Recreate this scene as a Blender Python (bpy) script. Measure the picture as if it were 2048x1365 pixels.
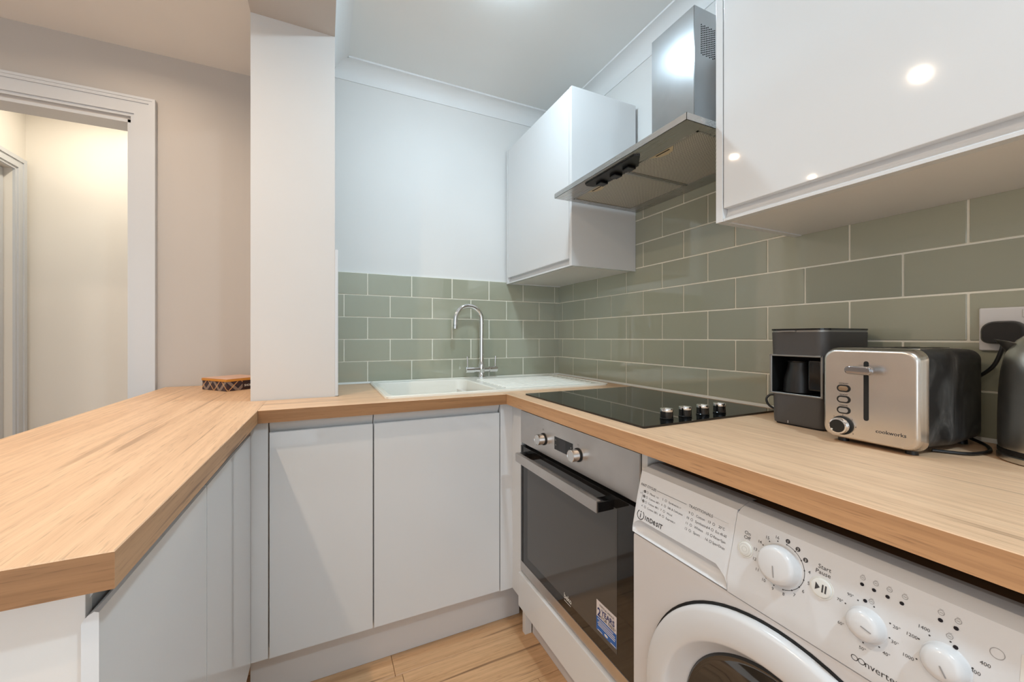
import bpy, bmesh, math, random
from mathutils import Vector, Matrix
random.seed(4)
R = math.radians
scene = bpy.context.scene
COL = scene.collection
for o in list(bpy.data.objects):
    bpy.data.objects.remove(o, do_unlink=True)

# ------------------------------------------------------------------ camera
cam = bpy.data.cameras.new('camera')
cam.sensor_width = 36.0
cam.lens = 780.58 / 2048 * 36.0
cam.shift_x = (1024 - 1002.33) / 2048
cam.shift_y = (675.13 - 682.5) / 2048
cam.clip_start = 0.02
cam_o = bpy.data.objects.new('camera', cam)
COL.objects.link(cam_o)
cam_o.location = (-1.2373, -1.9071, 1.1119)
cam_o.rotation_euler = (R(90), 0, -0.4274)
scene.camera = cam_o

# ------------------------------------------------------------------ world, exposure
w = bpy.data.worlds.new('world')
scene.world = w
w.use_nodes = True
w.node_tree.nodes['Background'].inputs[0].default_value = (0.82, 0.92, 1.0, 1)
w.node_tree.nodes['Background'].inputs[1].default_value = 1.9
vs = scene.view_settings
vs.view_transform = 'Standard'
vs.look = 'None'
vs.exposure = 0.27
vs.gamma = 1.0
vs.use_curve_mapping = False

# lamp strengths and colours (the lamps themselves are built further down)
WARM = (1.0, 0.79, 0.59)
COOL = (0.68, 0.87, 1.0)
P_ROOM, P_KITCHEN, P_KITCHEN2, P_HALL = 5.6, 7.6, 16.0, 4.2


# ------------------------------------------------------------------ helpers
def srgb(r, g, b):
    def f(c):
        c /= 255.0
        return c / 12.92 if c <= 0.04045 else ((c + 0.055) / 1.055) ** 2.4
    return (f(r), f(g), f(b), 1.0)


def tag(o, label=None, cat=None, group=None, kind=None):
    if label: o['label'] = label
    if cat: o['category'] = cat
    if group: o['group'] = group
    if kind: o['kind'] = kind
    return o


def thing(name, label, cat, loc=(0, 0, 0), rotz=0.0, group=None):
    o = bpy.data.objects.new(name, None)
    o.empty_display_size = 0.05
    COL.objects.link(o)
    o.location = loc
    o.rotation_euler = (0, 0, rotz)
    return tag(o, label, cat, group)


def world_of(o):
    m = Matrix.LocRotScale(o.location, o.rotation_euler, None)
    return world_of(o.parent) @ m if o.parent else m


def obj(name, bm, mat, parent=None, local=False, smooth=40, label=None):
    """bm is in world coordinates unless local=True (then in the parent's frame)"""
    if parent is not None and not local:
        bm.transform(world_of(parent).inverted())
    bmesh.ops.recalc_face_normals(bm, faces=bm.faces[:])
    me = bpy.data.meshes.new(name)
    bm.to_mesh(me)
    bm.free()
    if smooth:
        for p in me.polygons: p.use_smooth = True
        me.set_sharp_from_angle(angle=R(smooth))
    me.materials.append(mat)
    o = bpy.data.objects.new(name, me)
    COL.objects.link(o)
    o.parent = parent
    if smooth:
        wn = o.modifiers.new('weighted_normals', 'WEIGHTED_NORMAL')
        wn.keep_sharp = True
        wn.weight = 100
    if label: o['label'] = label
    return o


def flat_obj(name, bm, mat, parent=None, local=False):
    """print: keep the faces as they are"""
    if parent is not None and not local:
        bm.transform(world_of(parent).inverted())
    me = bpy.data.meshes.new(name)
    bm.to_mesh(me)
    bm.free()
    me.materials.append(mat)
    o = bpy.data.objects.new(name, me)
    COL.objects.link(o)
    o.parent = parent
    if len(me.polygons) > 2: o['kind'] = 'stuff'
    return o


def struct(name, bm, mat, label=None, smooth=40):
    o = obj(name, bm, mat, smooth=smooth)
    o['kind'] = 'structure'
    if label: o['label'] = label
    return o


def B():
    return bmesh.new()


def box(bm, x0, x1, y0, y1, z0, z1, bev=0.0, seg=2):
    x0, x1 = min(x0, x1), max(x0, x1)
    y0, y1 = min(y0, y1), max(y0, y1)
    z0, z1 = min(z0, z1), max(z0, z1)
    t = bmesh.new()
    bmesh.ops.create_cube(t, size=1.0)
    for v in t.verts:
        v.co = Vector(((x0 + x1) / 2 + v.co.x * (x1 - x0), (y0 + y1) / 2 + v.co.y * (y1 - y0), (z0 + z1) / 2 + v.co.z * (z1 - z0)))
    if bev > 0:
        bmesh.ops.bevel(t, geom=t.edges[:], offset=bev, segments=seg, profile=0.5, affect='EDGES')
    merge(bm, t)
    return bm


def merge(bm, t):
    me = bpy.data.meshes.new('tmp')
    t.to_mesh(me)
    t.free()
    bm.from_mesh(me)
    bpy.data.meshes.remove(me)


def frame_from(d):
    d = Vector(d).normalized()
    a = Vector((0, 0, 1)) if abs(d.z) < 0.9 else Vector((1, 0, 0))
    u = d.cross(a).normalized()
    return u, d.cross(u).normalized(), d


def tube(bm, pts, r, n=12, caps=True):
    pts = [Vector(p) for p in pts]
    rs = r if isinstance(r, (list, tuple)) else [r] * len(pts)
    rings = []
    pu = None
    for i, p in enumerate(pts):
        d = (pts[min(i + 1, len(pts) - 1)] - pts[max(i - 1, 0)]).normalized()
        if pu is None:
            u, v, _ = frame_from(d)
        else:
            u = (pu - d * pu.dot(d)).normalized()
            v = d.cross(u)
        pu = u
        rings.append([bm.verts.new(p + (u * math.cos(2 * math.pi * k / n) + v * math.sin(2 * math.pi * k / n)) * rs[i]) for k in range(n)])
    for a, b in zip(rings, rings[1:]):
        for k in range(n):
            bm.faces.new((a[k], a[(k + 1) % n], b[(k + 1) % n], b[k]))
    if caps:
        bm.faces.new(rings[0][::-1])
        bm.faces.new(rings[-1])
    return bm


def spline(pts, k=6):
    p = [Vector(q) for q in pts]
    p = [p[0] * 2 - p[1]] + p + [p[-1] * 2 - p[-2]]
    out = []
    for i in range(1, len(p) - 2):
        for j in range(k):
            t = j / k
            a, b, c, d = p[i - 1], p[i], p[i + 1], p[i + 2]
            out.append(0.5 * ((2 * b) + (c - a) * t + (2 * a - 5 * b + 4 * c - d) * t * t + (3 * b - a - 3 * c + d) * t ** 3))
    return out + [p[-2]]


def lathe(bm, prof, origin=(0, 0, 0), axis=(0, 0, 1), n=32, cap0=True, cap1=True):
    """prof: [(radius, height along axis)]"""
    u, v, d = frame_from(axis)
    o = Vector(origin)
    rings = []
    for r, h in prof:
        if r < 1e-6:
            rings.append([bm.verts.new(o + d * h)])
        else:
            rings.append([bm.verts.new(o + d * h + (u * math.cos(2 * math.pi * k / n) + v * math.sin(2 * math.pi * k / n)) * r) for k in range(n)])
    for a, b in zip(rings, rings[1:]):
        for k in range(n):
            k2 = (k + 1) % n
            if len(a) == 1 and len(b) == 1: continue
            if len(a) == 1: bm.faces.new((a[0], b[k2], b[k]))
            elif len(b) == 1: bm.faces.new((a[k], a[k2], b[0]))
            else: bm.faces.new((a[k], a[k2], b[k2], b[k]))
    if cap0 and len(rings[0]) > 1: bm.faces.new(rings[0][::-1])
    if cap1 and len(rings[-1]) > 1: bm.faces.new(rings[-1])
    return bm


def prism(bm, poly, f0, f1):
    """poly of 2D points; f0/f1 map a 2D point to the two end positions"""
    a = [bm.verts.new(f0(p)) for p in poly]
    b = [bm.verts.new(f1(p)) for p in poly]
    n = len(poly)
    for k in range(n):
        bm.faces.new((a[k], a[(k + 1) % n], b[(k + 1) % n], b[k]))
    bm.faces.new(a[::-1])
    bm.faces.new(b)
    return bm


def slab(bm, outer, holes, z0, z1):
    """horizontal slab with holes"""
    def loop(pts, z):
        vs_ = [bm.verts.new((x, y, z)) for x, y in pts]
        es = [bm.edges.new((vs_[i], vs_[(i + 1) % len(vs_)])) for i in range(len(vs_))]
        return vs_, es
    loops = []
    for z in (z0, z1):
        ed = []
        ls = []
        for pts in [outer] + holes:
            v_, e_ = loop(pts, z)
            ls.append(v_)
            ed += e_
        bmesh.ops.triangle_fill(bm, use_beauty=True, use_dissolve=False, edges=ed)
        loops.append(ls)
    for a, b in zip(*loops):
        for k in range(len(a)):
            k2 = (k + 1) % len(a)
            bm.faces.new((a[k], a[k2], b[k2], b[k]))
    return bm


def rrect(x0, x1, y0, y1, r, n=5):
    rs = r if isinstance(r, (list, tuple)) else [r] * 4     # corners: x1y1, x0y1, x0y0, x1y0
    out = []
    for (cx, cy, a0), q in zip(((x1, y1, 0), (x0, y1, 90), (x0, y0, 180), (x1, y0, 270)), rs):
        sx = -1 if cx == x1 else 1
        sy = -1 if cy == y1 else 1
        for k in range(n + 1):
            a = R(a0 + 90 * k / n)
            out.append((cx + sx * q + q * math.cos(a), cy + sy * q + q * math.sin(a)))
    return out


_texts = {}
def text_bm(items, place, size_fn=None):
    """items: (text, u, v, height, align[, squeeze]); place(u, v) -> world point. One flat mesh of lettering."""
    bm = B()
    tmp = []
    for it in items:
        t, u, v, h = it[:4]
        al = it[4] if len(it) > 4 else 'LEFT'
        sq = it[5] if len(it) > 5 else 1.0
        cu = bpy.data.curves.new('t', 'FONT')
        cu.body = t
        cu.size = h * 1.42
        cu.align_x = al
        cu.resolution_u = 2
        cu.offset = it[6] if len(it) > 6 else 0.0
        ob = bpy.data.objects.new('t', cu)
        COL.objects.link(ob)
        tmp.append((ob, cu, u, v, sq))
    dg = bpy.context.evaluated_depsgraph_get()
    for ob, cu, u, v, sq in tmp:
        me = bpy.data.meshes.new_from_object(ob.evaluated_get(dg))
        vsn = [bm.verts.new(place(u + p.co.x * sq, v + p.co.y)) for p in me.vertices]
        for f in me.polygons:
            try: bm.faces.new([vsn[i] for i in f.vertices])
            except ValueError: pass
        bpy.data.meshes.remove(me)
        bpy.data.objects.remove(ob)
        bpy.data.curves.remove(cu)
    return bm


def quad(bm, place, u0, u1, v0, v1):
    bm.faces.new([bm.verts.new(place(*p)) for p in ((u0, v0), (u1, v0), (u1, v1), (u0, v1))])


def disc(bm, place, u, v, r, n=16, ri=0.0, a0=0, a1=360, ry=None):
    ry = ry or r
    pts = [(R(a0 + (a1 - a0) * k / n)) for k in range(n + 1)]
    if ri <= 0:
        bm.faces.new([bm.verts.new(place(u + r * math.cos(a), v + ry * math.sin(a))) for a in pts[:-1]])
    else:
        o_ = [bm.verts.new(place(u + r * math.cos(a), v + ry * math.sin(a))) for a in pts]
        i_ = [bm.verts.new(place(u + ri * math.cos(a), v + ri * ry / r * math.sin(a))) for a in pts]
        for k in range(n):
            bm.faces.new((o_[k], o_[k + 1], i_[k + 1], i_[k]))


def copy_tree(o, parent=None):
    c = o.copy()
    COL.objects.link(c)
    c.parent = parent
    for ch in list(o.children):
        copy_tree(ch, c)
    return c


# ------------------------------------------------------------------ materials
MATS = {}
def mat(name, col=(0.8, 0.8, 0.8, 1), rough=0.5, metal=0.0, coat=0.0, spec=0.5, emit=None, estr=0.0):
    m = bpy.data.materials.new(name)
    m.use_nodes = True
    b = m.node_tree.nodes['Principled BSDF']
    b.inputs['Base Color'].default_value = col
    b.inputs['Roughness'].default_value = rough
    b.inputs['Metallic'].default_value = metal
    b.inputs['Coat Weight'].default_value = coat
    b.inputs['Coat Roughness'].default_value = 0.05
    b.inputs['Specular IOR Level'].default_value = spec
    if emit:
        b.inputs['Emission Color'].default_value = emit
        b.inputs['Emission Strength'].default_value = estr
    MATS[name] = m
    return m


def N(m, t, **kw):
    n = m.node_tree.nodes.new(t)
    for k, v in kw.items():
        setattr(n, k, v)
    return n


def L(m, a, b):
    m.node_tree.links.new(a, b)


def coords(m, scale=(1, 1, 1), rot=(0, 0, 0)):
    tc = N(m, 'ShaderNodeTexCoord')
    mp = N(m, 'ShaderNodeMapping')
    mp.inputs['Scale'].default_value = scale
    mp.inputs['Rotation'].default_value = rot
    L(m, tc.outputs['Object'], mp.inputs['Vector'])
    return mp.outputs['Vector']


def noise(m, vec, scale, detail=3.0, rough=0.5, dist=0.0):
    n = N(m, 'ShaderNodeTexNoise')
    n.inputs['Scale'].default_value = scale
    n.inputs['Detail'].default_value = detail
    n.inputs['Roughness'].default_value = rough
    n.inputs['Distortion'].default_value = dist
    L(m, vec, n.inputs['Vector'])
    return n.outputs['Fac']


def ramp(m, fac, stops):
    r = N(m, 'ShaderNodeValToRGB')
    el = r.color_ramp.elements
    while len(el) < len(stops): el.new(0.5)
    for e, (p, c) in zip(el, stops):
        e.position = p
        e.color = c
    L(m, fac, r.inputs['Fac'])
    return r.outputs['Color']


def mixc(m, fac, a, b, mode='MIX'):
    n = N(m, 'ShaderNodeMix', data_type='RGBA', blend_type=mode)
    if isinstance(fac, float): n.inputs[0].default_value = fac
    else: L(m, fac, n.inputs[0])
    for s, i in ((a, 6), (b, 7)):
        if isinstance(s, tuple): n.inputs[i].default_value = s
        else: L(m, s, n.inputs[i])
    return n.outputs[2]


def bump(m, h, strength=0.1, dist=0.001):
    n = N(m, 'ShaderNodeBump')
    n.inputs['Strength'].default_value = strength
    n.inputs['Distance'].default_value = dist
    L(m, h, n.inputs['Height'])
    L(m, n.outputs['Normal'], m.node_tree.nodes['Principled BSDF'].inputs['Normal'])


def bsdf(m):
    return m.node_tree.nodes['Principled BSDF']


def math_(m, op, a, b=None):
    n = N(m, 'ShaderNodeMath', operation=op)
    for i, s in enumerate((a, b)):
        if s is None: continue
        if isinstance(s, (int, float)): n.inputs[i].default_value = s
        else: L(m, s, n.inputs[i])
    return n.outputs[0]


def paint(name, col, rough=0.55, bs=0.08):
    m = mat(name, col, rough)
    v = coords(m)
    bump(m, noise(m, v, 90, 4, 0.6), bs, 0.001)
    n2 = noise(m, v, 2.2, 2)
    c2 = tuple(x * 0.965 for x in col[:3]) + (1,)
    L(m, ramp(m, n2, [(0.35, col), (0.7, c2)]), bsdf(m).inputs['Base Color'])
    return m


def wood(name, axis, light, mid, dark, rough=0.42, line=1.0, joints=False):
    """oak, grain running along the given axis"""
    m = mat(name, mid, rough, spec=0.4)
    def sc(al, ac):
        return tuple(al if i == axis else ac for i in range(3))
    rnd = N(m, 'ShaderNodeObjectInfo').outputs['Random']
    tc = N(m, 'ShaderNodeTexCoord')
    off = N(m, 'ShaderNodeVectorMath', operation='ADD')
    cmb = N(m, 'ShaderNodeCombineXYZ')
    for i in range(3): L(m, math_(m, 'MULTIPLY', rnd, 7.3 + i), cmb.inputs[i])
    L(m, tc.outputs['Object'], off.inputs[0])
    L(m, cmb.outputs[0], off.inputs[1])
    def mp(s):
        n = N(m, 'ShaderNodeMapping')
        n.inputs['Scale'].default_value = s
        L(m, off.outputs[0], n.inputs['Vector'])
        return n.outputs['Vector']
    broad = noise(m, mp(sc(0.9, 6.5)), 1.6, 3, 0.55, 0.6)
    fine = noise(m, mp(sc(2.2, 95)), 1.0, 4, 0.65, 0.2)
    streak = noise(m, mp(sc(1.1, 26)), 1.0, 4, 0.6, 0.5)
    crack = noise(m, mp(sc(1.5, 46)), 1.0, 2, 0.45, 0.7)
    pore = noise(m, mp(sc(20, 380)), 1.0, 2, 0.5)
    d1 = tuple(a * 0.72 + b * 0.28 for a, b in zip(mid, dark))
    d2_ = tuple(a * 0.80 + b * 0.20 for a, b in zip(mid, dark))
    base = ramp(m, broad, [(0.30, mid), (0.5, light), (0.72, mid)])
    base = mixc(m, 0.5, base, ramp(m, streak, [(0.30, d2_), (0.46, mid), (0.62, light)]))
    base = mixc(m, 0.5, base, ramp(m, fine, [(0.30, d1), (0.60, light)]))
    base = mixc(m, math_(m, 'MULTIPLY', ramp_f(m, crack, 0.645, 0.72), 0.62 * line), base, dark)
    base = mixc(m, math_(m, 'MULTIPLY', ramp_f(m, pore, 0.58, 0.72), 0.30), base, dark)
    L(m, base, bsdf(m).inputs['Base Color'])
    bump(m, pore, 0.06, 0.0005)
    return m


def ramp_f(m, fac, a, b):
    n = N(m, 'ShaderNodeMapRange')
    n.inputs['From Min'].default_value = a
    n.inputs['From Max'].default_value = b
    L(m, fac, n.inputs['Value'])
    return n.outputs[0]


def steel(name, col, rough, axis, amt=0.05):
    m = mat(name, col, rough, 1.0)
    s = tuple(2 if i == axis else 260 for i in range(3))
    n = noise(m, coords(m, s), 1.0, 3, 0.6)
    sm = noise(m, coords(m, (6, 6, 6)), 1.0, 3, 0.55)
    r = math_(m, 'ADD', math_(m, 'MULTIPLY', n, amt), math_(m, 'MULTIPLY', sm, amt))
    L(m, math_(m, 'ADD', r, rough - amt), bsdf(m).inputs['Roughness'])
    c2 = tuple(x * 0.86 for x in col[:3]) + (1,)
    L(m, ramp(m, sm, [(0.35, col), (0.65, c2)]), bsdf(m).inputs['Base Color'])
    bump(m, n, 0.015, 0.0003)
    return m


paint('wall_paint', srgb(226, 225, 223))
paint('partition_dimmed', srgb(212, 209, 206))  # wall white darkened in the colour to offset direct lamp light
paint('far_wall_paint', srgb(196, 190, 184))
paint('ceiling_paint', srgb(240, 239, 236), 0.7)
paint('kitchen_ceiling_paint', srgb(236, 237, 235), 0.6)
paint('hall_paint', srgb(238, 234, 226), 0.30)
mat('trim_paint', srgb(208, 212, 216), 0.28)
mat('coving_paint', srgb(232, 233, 233), 0.45)
mat('white_gloss', srgb(223, 223, 223), 0.055, spec=0.42)
mat('white_carcass', srgb(228, 224, 219), 0.3)
mat('white_plinth', srgb(214, 209, 206), 0.28)
mat('dark_gap', srgb(40, 36, 32), 0.8)
mat('grout', srgb(250, 245, 230), 0.8)
mat('sealant', srgb(225, 224, 218), 0.4)

m = mat('sage_tile', srgb(132, 138, 119), 0.05, coat=0.9, spec=0.6)
v_ = coords(m)
bump(m, noise(m, v_, 26, 2, 0.5), 0.10, 0.002)
oi = N(m, 'ShaderNodeObjectInfo')
L(m, ramp(m, oi.outputs['Random'], [(0.0, srgb(163, 165, 146)), (1.0, srgb(170, 171, 152))]), bsdf(m).inputs['Base Color'])

OAK = dict(light=srgb(230, 195, 160), mid=srgb(214, 174, 138), dark=srgb(114, 84, 62))
for ax, nm in ((0, 'x'), (1, 'y')):
    wood('oak_worktop_' + nm, ax, line=0.75, **OAK)
    if ax == 1: wood('oak_edge_y', ax, srgb(206, 162, 120), srgb(186, 142, 102), srgb(92, 62, 42), 0.45, 1.2)  # same edge strip, lighter: the lit facing is put into the colour
    else: wood('oak_edge_x', ax, srgb(168, 124, 84), srgb(146, 104, 68), srgb(74, 48, 30), 0.45, 1.2)  # same edge strip, darker and richer: shade painted into this facing
wood('oak_floor', 0, srgb(226, 182, 138), srgb(204, 158, 114), srgb(100, 68, 44), 0.35, 1.2)
mat('worktop_underside', srgb(120, 92, 66), 0.7)

steel('brushed_steel', (0.64, 0.60, 0.57, 1), 0.30, 1)
m = steel('chimney_steel', (0.56, 0.58, 0.60, 1), 0.18, 2)
bsdf(m).inputs['Anisotropic'].default_value = 0.6
tg_ = N(m, 'ShaderNodeTangent', direction_type='RADIAL', axis='Z')
L(m, tg_.outputs[0], bsdf(m).inputs['Tangent'])
steel('hood_steel', (0.56, 0.54, 0.52, 1), 0.28, 1)
steel('toaster_steel', (0.74, 0.70, 0.66, 1), 0.26, 2)
steel('kettle_steel', (0.78, 0.76, 0.70, 1), 0.30, 2)
mat('chrome', (0.82, 0.82, 0.83, 1), 0.06, 1.0)
mat('dark_chrome', (0.36, 0.36, 0.38, 1), 0.08, 1.0)
mat('satin_chrome', (0.72, 0.71, 0.70, 1), 0.2, 1.0)
mat('black_glass', srgb(10, 11, 11), 0.03, spec=0.6)
mat('oven_glass', srgb(26, 24, 23), 0.04, spec=0.7)
mat('oven_window', srgb(72, 70, 68), 0.05, spec=0.7)
mat('black_plastic', srgb(24, 24, 25), 0.35)
mat('matt_black', srgb(12, 12, 12), 0.6)
mat('black_gloss', srgb(16, 16, 17), 0.12)
mat('anthracite', srgb(74, 71, 70), 0.45)
mat('grey_trim', srgb(150, 147, 143), 0.35, 0.6)
mat('appliance_white', srgb(216, 216, 217), 0.2, spec=0.45)
mat('appliance_body', srgb(212, 208, 207), 0.28, spec=0.45)
mat('button_white', srgb(222, 222, 218), 0.3)
mat('print_grey', srgb(62, 60, 62), 0.5)
mat('print_light', srgb(150, 148, 148), 0.5)
mat('print_pale', srgb(196, 194, 190), 0.4)
mat('print_white', srgb(225, 222, 216), 0.5)
mat('led_black', srgb(22, 20, 28), 0.2)
mat('socket_white', srgb(226, 224, 224), 0.25)
mat('sink_white', srgb(244, 242, 233), 0.22, spec=0.5)
mat('sticker_blue', srgb(28, 98, 178), 0.4)
mat('sticker_white', srgb(222, 212, 210), 0.4)
mat('sticker_navy', srgb(38, 52, 110), 0.4)
mat('latch', srgb(214, 196, 160), 0.4)
mat('gold_card', srgb(206, 142, 58), 0.35)
mat('lid_card', srgb(226, 186, 166), 0.4)
mat('lamp_ring', srgb(235, 233, 230), 0.35)
mat('lens_warm', (1, 1, 1, 1), 0.4, emit=WARM + (1,), estr=18.0)
mat('door_bowl_glass', srgb(34, 35, 34), 0.05, spec=0.7)
mat('led_window', srgb(36, 34, 38), 0.1)

m = mat('fill_window_pane', (1, 1, 1, 1), 0.05)
tr_ = N(m, 'ShaderNodeBsdfTransparent'); gl_ = N(m, 'ShaderNodeBsdfGlossy'); gl_.inputs['Roughness'].default_value = 0.02
mx_ = N(m, 'ShaderNodeMixShader'); mx_.inputs[0].default_value = 0.08
L(m, tr_.outputs[0], mx_.inputs[1]); L(m, gl_.outputs[0], mx_.inputs[2])
L(m, mx_.outputs[0], m.node_tree.nodes['Material Output'].inputs['Surface'])

# perforated grease filter: far too fine to model hole by hole
m = mat('filter_mesh', srgb(150, 144, 130), 0.45, 0.25)
vx = N(m, 'ShaderNodeTexVoronoi')
vx.feature = 'F1'
vx.inputs['Scale'].default_value = 230
vx.inputs['Randomness'].default_value = 0.0
L(m, coords(m, (1, 1, 0.0), (0, 0, R(45))), vx.inputs['Vector'])
L(m, ramp(m, vx.outputs['Distance'], [(0.30, srgb(98, 94, 86)), (0.42, srgb(224, 220, 208))]), bsdf(m).inputs['Base Color'])

# smeared black plastic of the toaster sides
m = mat('smeared_black', srgb(30, 29, 29), 0.25)
sn = noise(m, coords(m, (9, 9, 5)), 1.6, 5, 0.6, 1.4)
L(m, ramp(m, sn, [(0.48, srgb(34, 33, 33)), (0.62, srgb(70, 69, 68)), (0.72, srgb(104, 102, 100))]), bsdf(m).inputs['Base Color'])
L(m, ramp_f(m, sn, -0.6, 1.5), bsdf(m).inputs['Roughness'])

# tartan print
m = mat('tartan', srgb(58, 40, 48), 0.4)
tc = N(m, 'ShaderNodeTexCoord')
sp = N(m, 'ShaderNodeSeparateXYZ')
L(m, tc.outputs['Object'], sp.inputs[0])
run = math_(m, 'SUBTRACT', sp.outputs[0], sp.outputs[1])
ca = math_(m, 'ADD', run, sp.outputs[2])
cb = math_(m, 'SUBTRACT', run, sp.outputs[2])
colr = None
def stripe(src, per, off, wd):
    f = math_(m, 'FRACT', math_(m, 'ADD', math_(m, 'DIVIDE', src, per), off))
    return math_(m, 'LESS_THAN', math_(m, 'ABSOLUTE', math_(m, 'SUBTRACT', f, 0.5)), wd)
colr = mixc(m, math_(m, 'MULTIPLY', stripe(ca, 0.088, 0.0, 0.20), 0.55), srgb(62, 42, 50), srgb(24, 28, 44))
colr = mixc(m, math_(m, 'MULTIPLY', stripe(cb, 0.088, 0.0, 0.20), 0.55), colr, srgb(24, 28, 44))
colr = mixc(m, math_(m, 'MULTIPLY', stripe(ca, 0.088, 0.0, 0.09), 0.55), colr, srgb(176, 156, 142))
colr = mixc(m, math_(m, 'MULTIPLY', stripe(cb, 0.088, 0.0, 0.09), 0.55), colr, srgb(176, 156, 142))
colr = mixc(m, math_(m, 'MULTIPLY', stripe(ca, 0.088, 0.42, 0.028), 0.8), colr, srgb(222, 172, 118))
colr = mixc(m, math_(m, 'MULTIPLY', stripe(cb, 0.088, 0.42, 0.028), 0.8), colr, srgb(222, 172, 118))
L(m, colr, bsdf(m).inputs['Base Color'])
M = MATS

# ================================================================== THE ROOM
TOP, WB = 0.900, 0.862          # worktop top and underside
KC, RC = 2.355, 2.312           # kitchen and room ceilings
PX, PZ, GR = 0.202, 0.1016, 0.0044

# ---- floor with planks
bm = B(); box(bm, -4.4, 0.1, -3.4, 1.1, -0.06, -0.012)
floor = struct('floor', bm, M['dark_gap'], 'oak laminate floor')
plank_meshes = {}
def plank_mesh(l, wd):
    k = (round(l, 3), round(wd, 3))
    if k not in plank_meshes:
        t = B(); box(t, 0.0006, l - 0.0006, 0.0006, wd - 0.0006, -0.012, 0.0, 0.0012, 1)
        me = bpy.data.meshes.new('plank')
        bmesh.ops.recalc_face_normals(t, faces=t.faces[:])
        t.to_mesh(me); t.free()
        me.materials.append(M['oak_floor'])
        plank_meshes[k] = me
    return plank_meshes[k]
row = 0
y = -0.398
while y > -3.3:
    x = -4.35 + [0.35, 0.95, 0.15, 0.6][row % 4]
    if row == 0: x = -1.022 - 1.2 * 3
    ys = y - 0.2
    xs = [-4.4] + [x + 1.2 * k for k in range(6) if -4.4 < x + 1.2 * k < 0.05] + [0.05]
    for a, b in zip(xs, xs[1:]):
        if b - a < 0.02: continue
        o = bpy.data.objects.new('plank', plank_mesh(b - a, 0.2))
        COL.objects.link(o); o.parent = floor; o.location = (a, ys, 0)
    y -= 0.2; row += 1
bm = B(); box(bm, -4.4, -1.3, -0.396, 1.1, -0.012, 0.0)
obj('board', bm, M['oak_floor'], floor)

# ---- walls
bm = B(); box(bm, -1.2, 0.12, 0.0, 0.12, 0, 2.6)
wall_back = struct('wall_back', bm, M['wall_paint'], 'white kitchen wall above and behind the sink')
bm = B(); box(bm, 0.0, 0.12, -3.4, 0.0, 0, 2.6)
wall_right = struct('wall_right', bm, M['wall_paint'], 'white kitchen wall behind the cooker hood')
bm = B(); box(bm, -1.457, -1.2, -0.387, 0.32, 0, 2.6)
struct('wall_partition', bm, M['partition_dimmed'], 'short white wall end standing on the worktop')
bm = B(); box(bm, -1.457, -1.2, -3.3, -0.387, 2.19, 2.6)
struct('trim_1', bm, M['far_wall_paint'], 'boxed beam running over the peninsula')
bm = B(); box(bm, -1.2, -1.189, -0.389, -0.001, TOP + 0.001, 1.427, 0.0015)
struct('trim_2', bm, M['trim_paint'], 'white upstand edge beside the wall end')
WX0, WX1, WZ0, WZ1 = -3.9, -1.25, 0.05, 2.10     # unseen glazed doors, added behind the camera for fill light
bm = B()
box(bm, -4.4, 0.12, -3.4, -3.3, 0, WZ0); box(bm, -4.4, 0.12, -3.4, -3.3, WZ1, 2.6)
box(bm, -4.4, WX0, -3.4, -3.3, WZ0, WZ1); box(bm, WX1, 0.12, -3.4, -3.3, WZ0, WZ1)
struct('wall_behind', bm, M['wall_paint'], 'white wall behind the camera')
bm = B()
box(bm, -4.4, -4.3, -3.3, 0.2, 0, 2.6)
struct('wall_left', bm, M['wall_paint'], 'white wall of the living room')
def window(name, place, a0, a1, label):
    """place(a, d, z): along, depth into the wall, height"""
    bm = B()
    mid = (a0 + a1) / 2
    for (p, q, z0, z1) in ((a0, a0 + 0.05, WZ0, WZ1), (a1 - 0.05, a1, WZ0, WZ1), (mid - 0.03, mid + 0.03, WZ0, WZ1), (a0 + 0.05, a1 - 0.05, WZ0, WZ0 + 0.05), (a0 + 0.05, a1 - 0.05, WZ1 - 0.05, WZ1)):
        u0 = place(p, 0.03, z0); u1 = place(q, 0.07, z1)
        box(bm, u0[0], u1[0], u0[1], u1[1], u0[2], u1[2], 0.004, 1)
    o = struct(name, bm, M['trim_paint'], label)
    for p, q in ((a0 + 0.05, mid - 0.03), (mid + 0.03, a1 - 0.05)):
        bm = B(); u0 = place(p, 0.048, WZ0 + 0.05); u1 = place(q, 0.052, WZ1 - 0.05)
        box(bm, u0[0], u1[0], u0[1], u1[1], u0[2], u1[2]); obj('pane', bm, M['fill_window_pane'], o)
    l = bpy.data.lights.new('portal', 'AREA'); l.shape = 'RECTANGLE'
    l.size = a1 - a0; l.size_y = WZ1 - WZ0; l.cycles.is_portal = True
    lo = bpy.data.objects.new('portal', l); COL.objects.link(lo)
    lo.location = place(mid, 0.09, (WZ0 + WZ1) / 2)
    d = Vector(place(mid, 0.0, 0)) - Vector(place(mid, 0.1, 0))
    lo.rotation_euler = d.to_track_quat('-Z', 'Y').to_euler()
    lo.parent = o
window('fill_window', lambda a, d, z: (a, -3.3 - d, z), WX0, WX1, 'unseen glazing added behind the camera for fill light')
# far wall of the room with a doorway
DX0, DX1, DZ = -2.72, -1.96, 2.012
bm = B()
box(bm, DX1, -1.457, 0.2, 0.285, 0, 2.6)
box(bm, -4.4, DX0, 0.2, 0.285, 0, 2.6)
box(bm, DX0, DX1, 0.2, 0.285, DZ, 2.6)
struct('wall_far', bm, M['far_wall_paint'], 'beige grey wall with the hall doorway')
# ceilings
bm = B(); box(bm, -1.2, 0.12, -3.4, 0.12, KC, KC + 0.1)
struct('ceiling', bm, M['kitchen_ceiling_paint'], 'pale grey kitchen ceiling')
bm = B(); box(bm, -4.4, -1.457, -3.4, 0.2, RC, RC + 0.1)
struct('ceiling_room', bm, M['ceiling_paint'], 'white ceiling of the living room')

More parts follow.
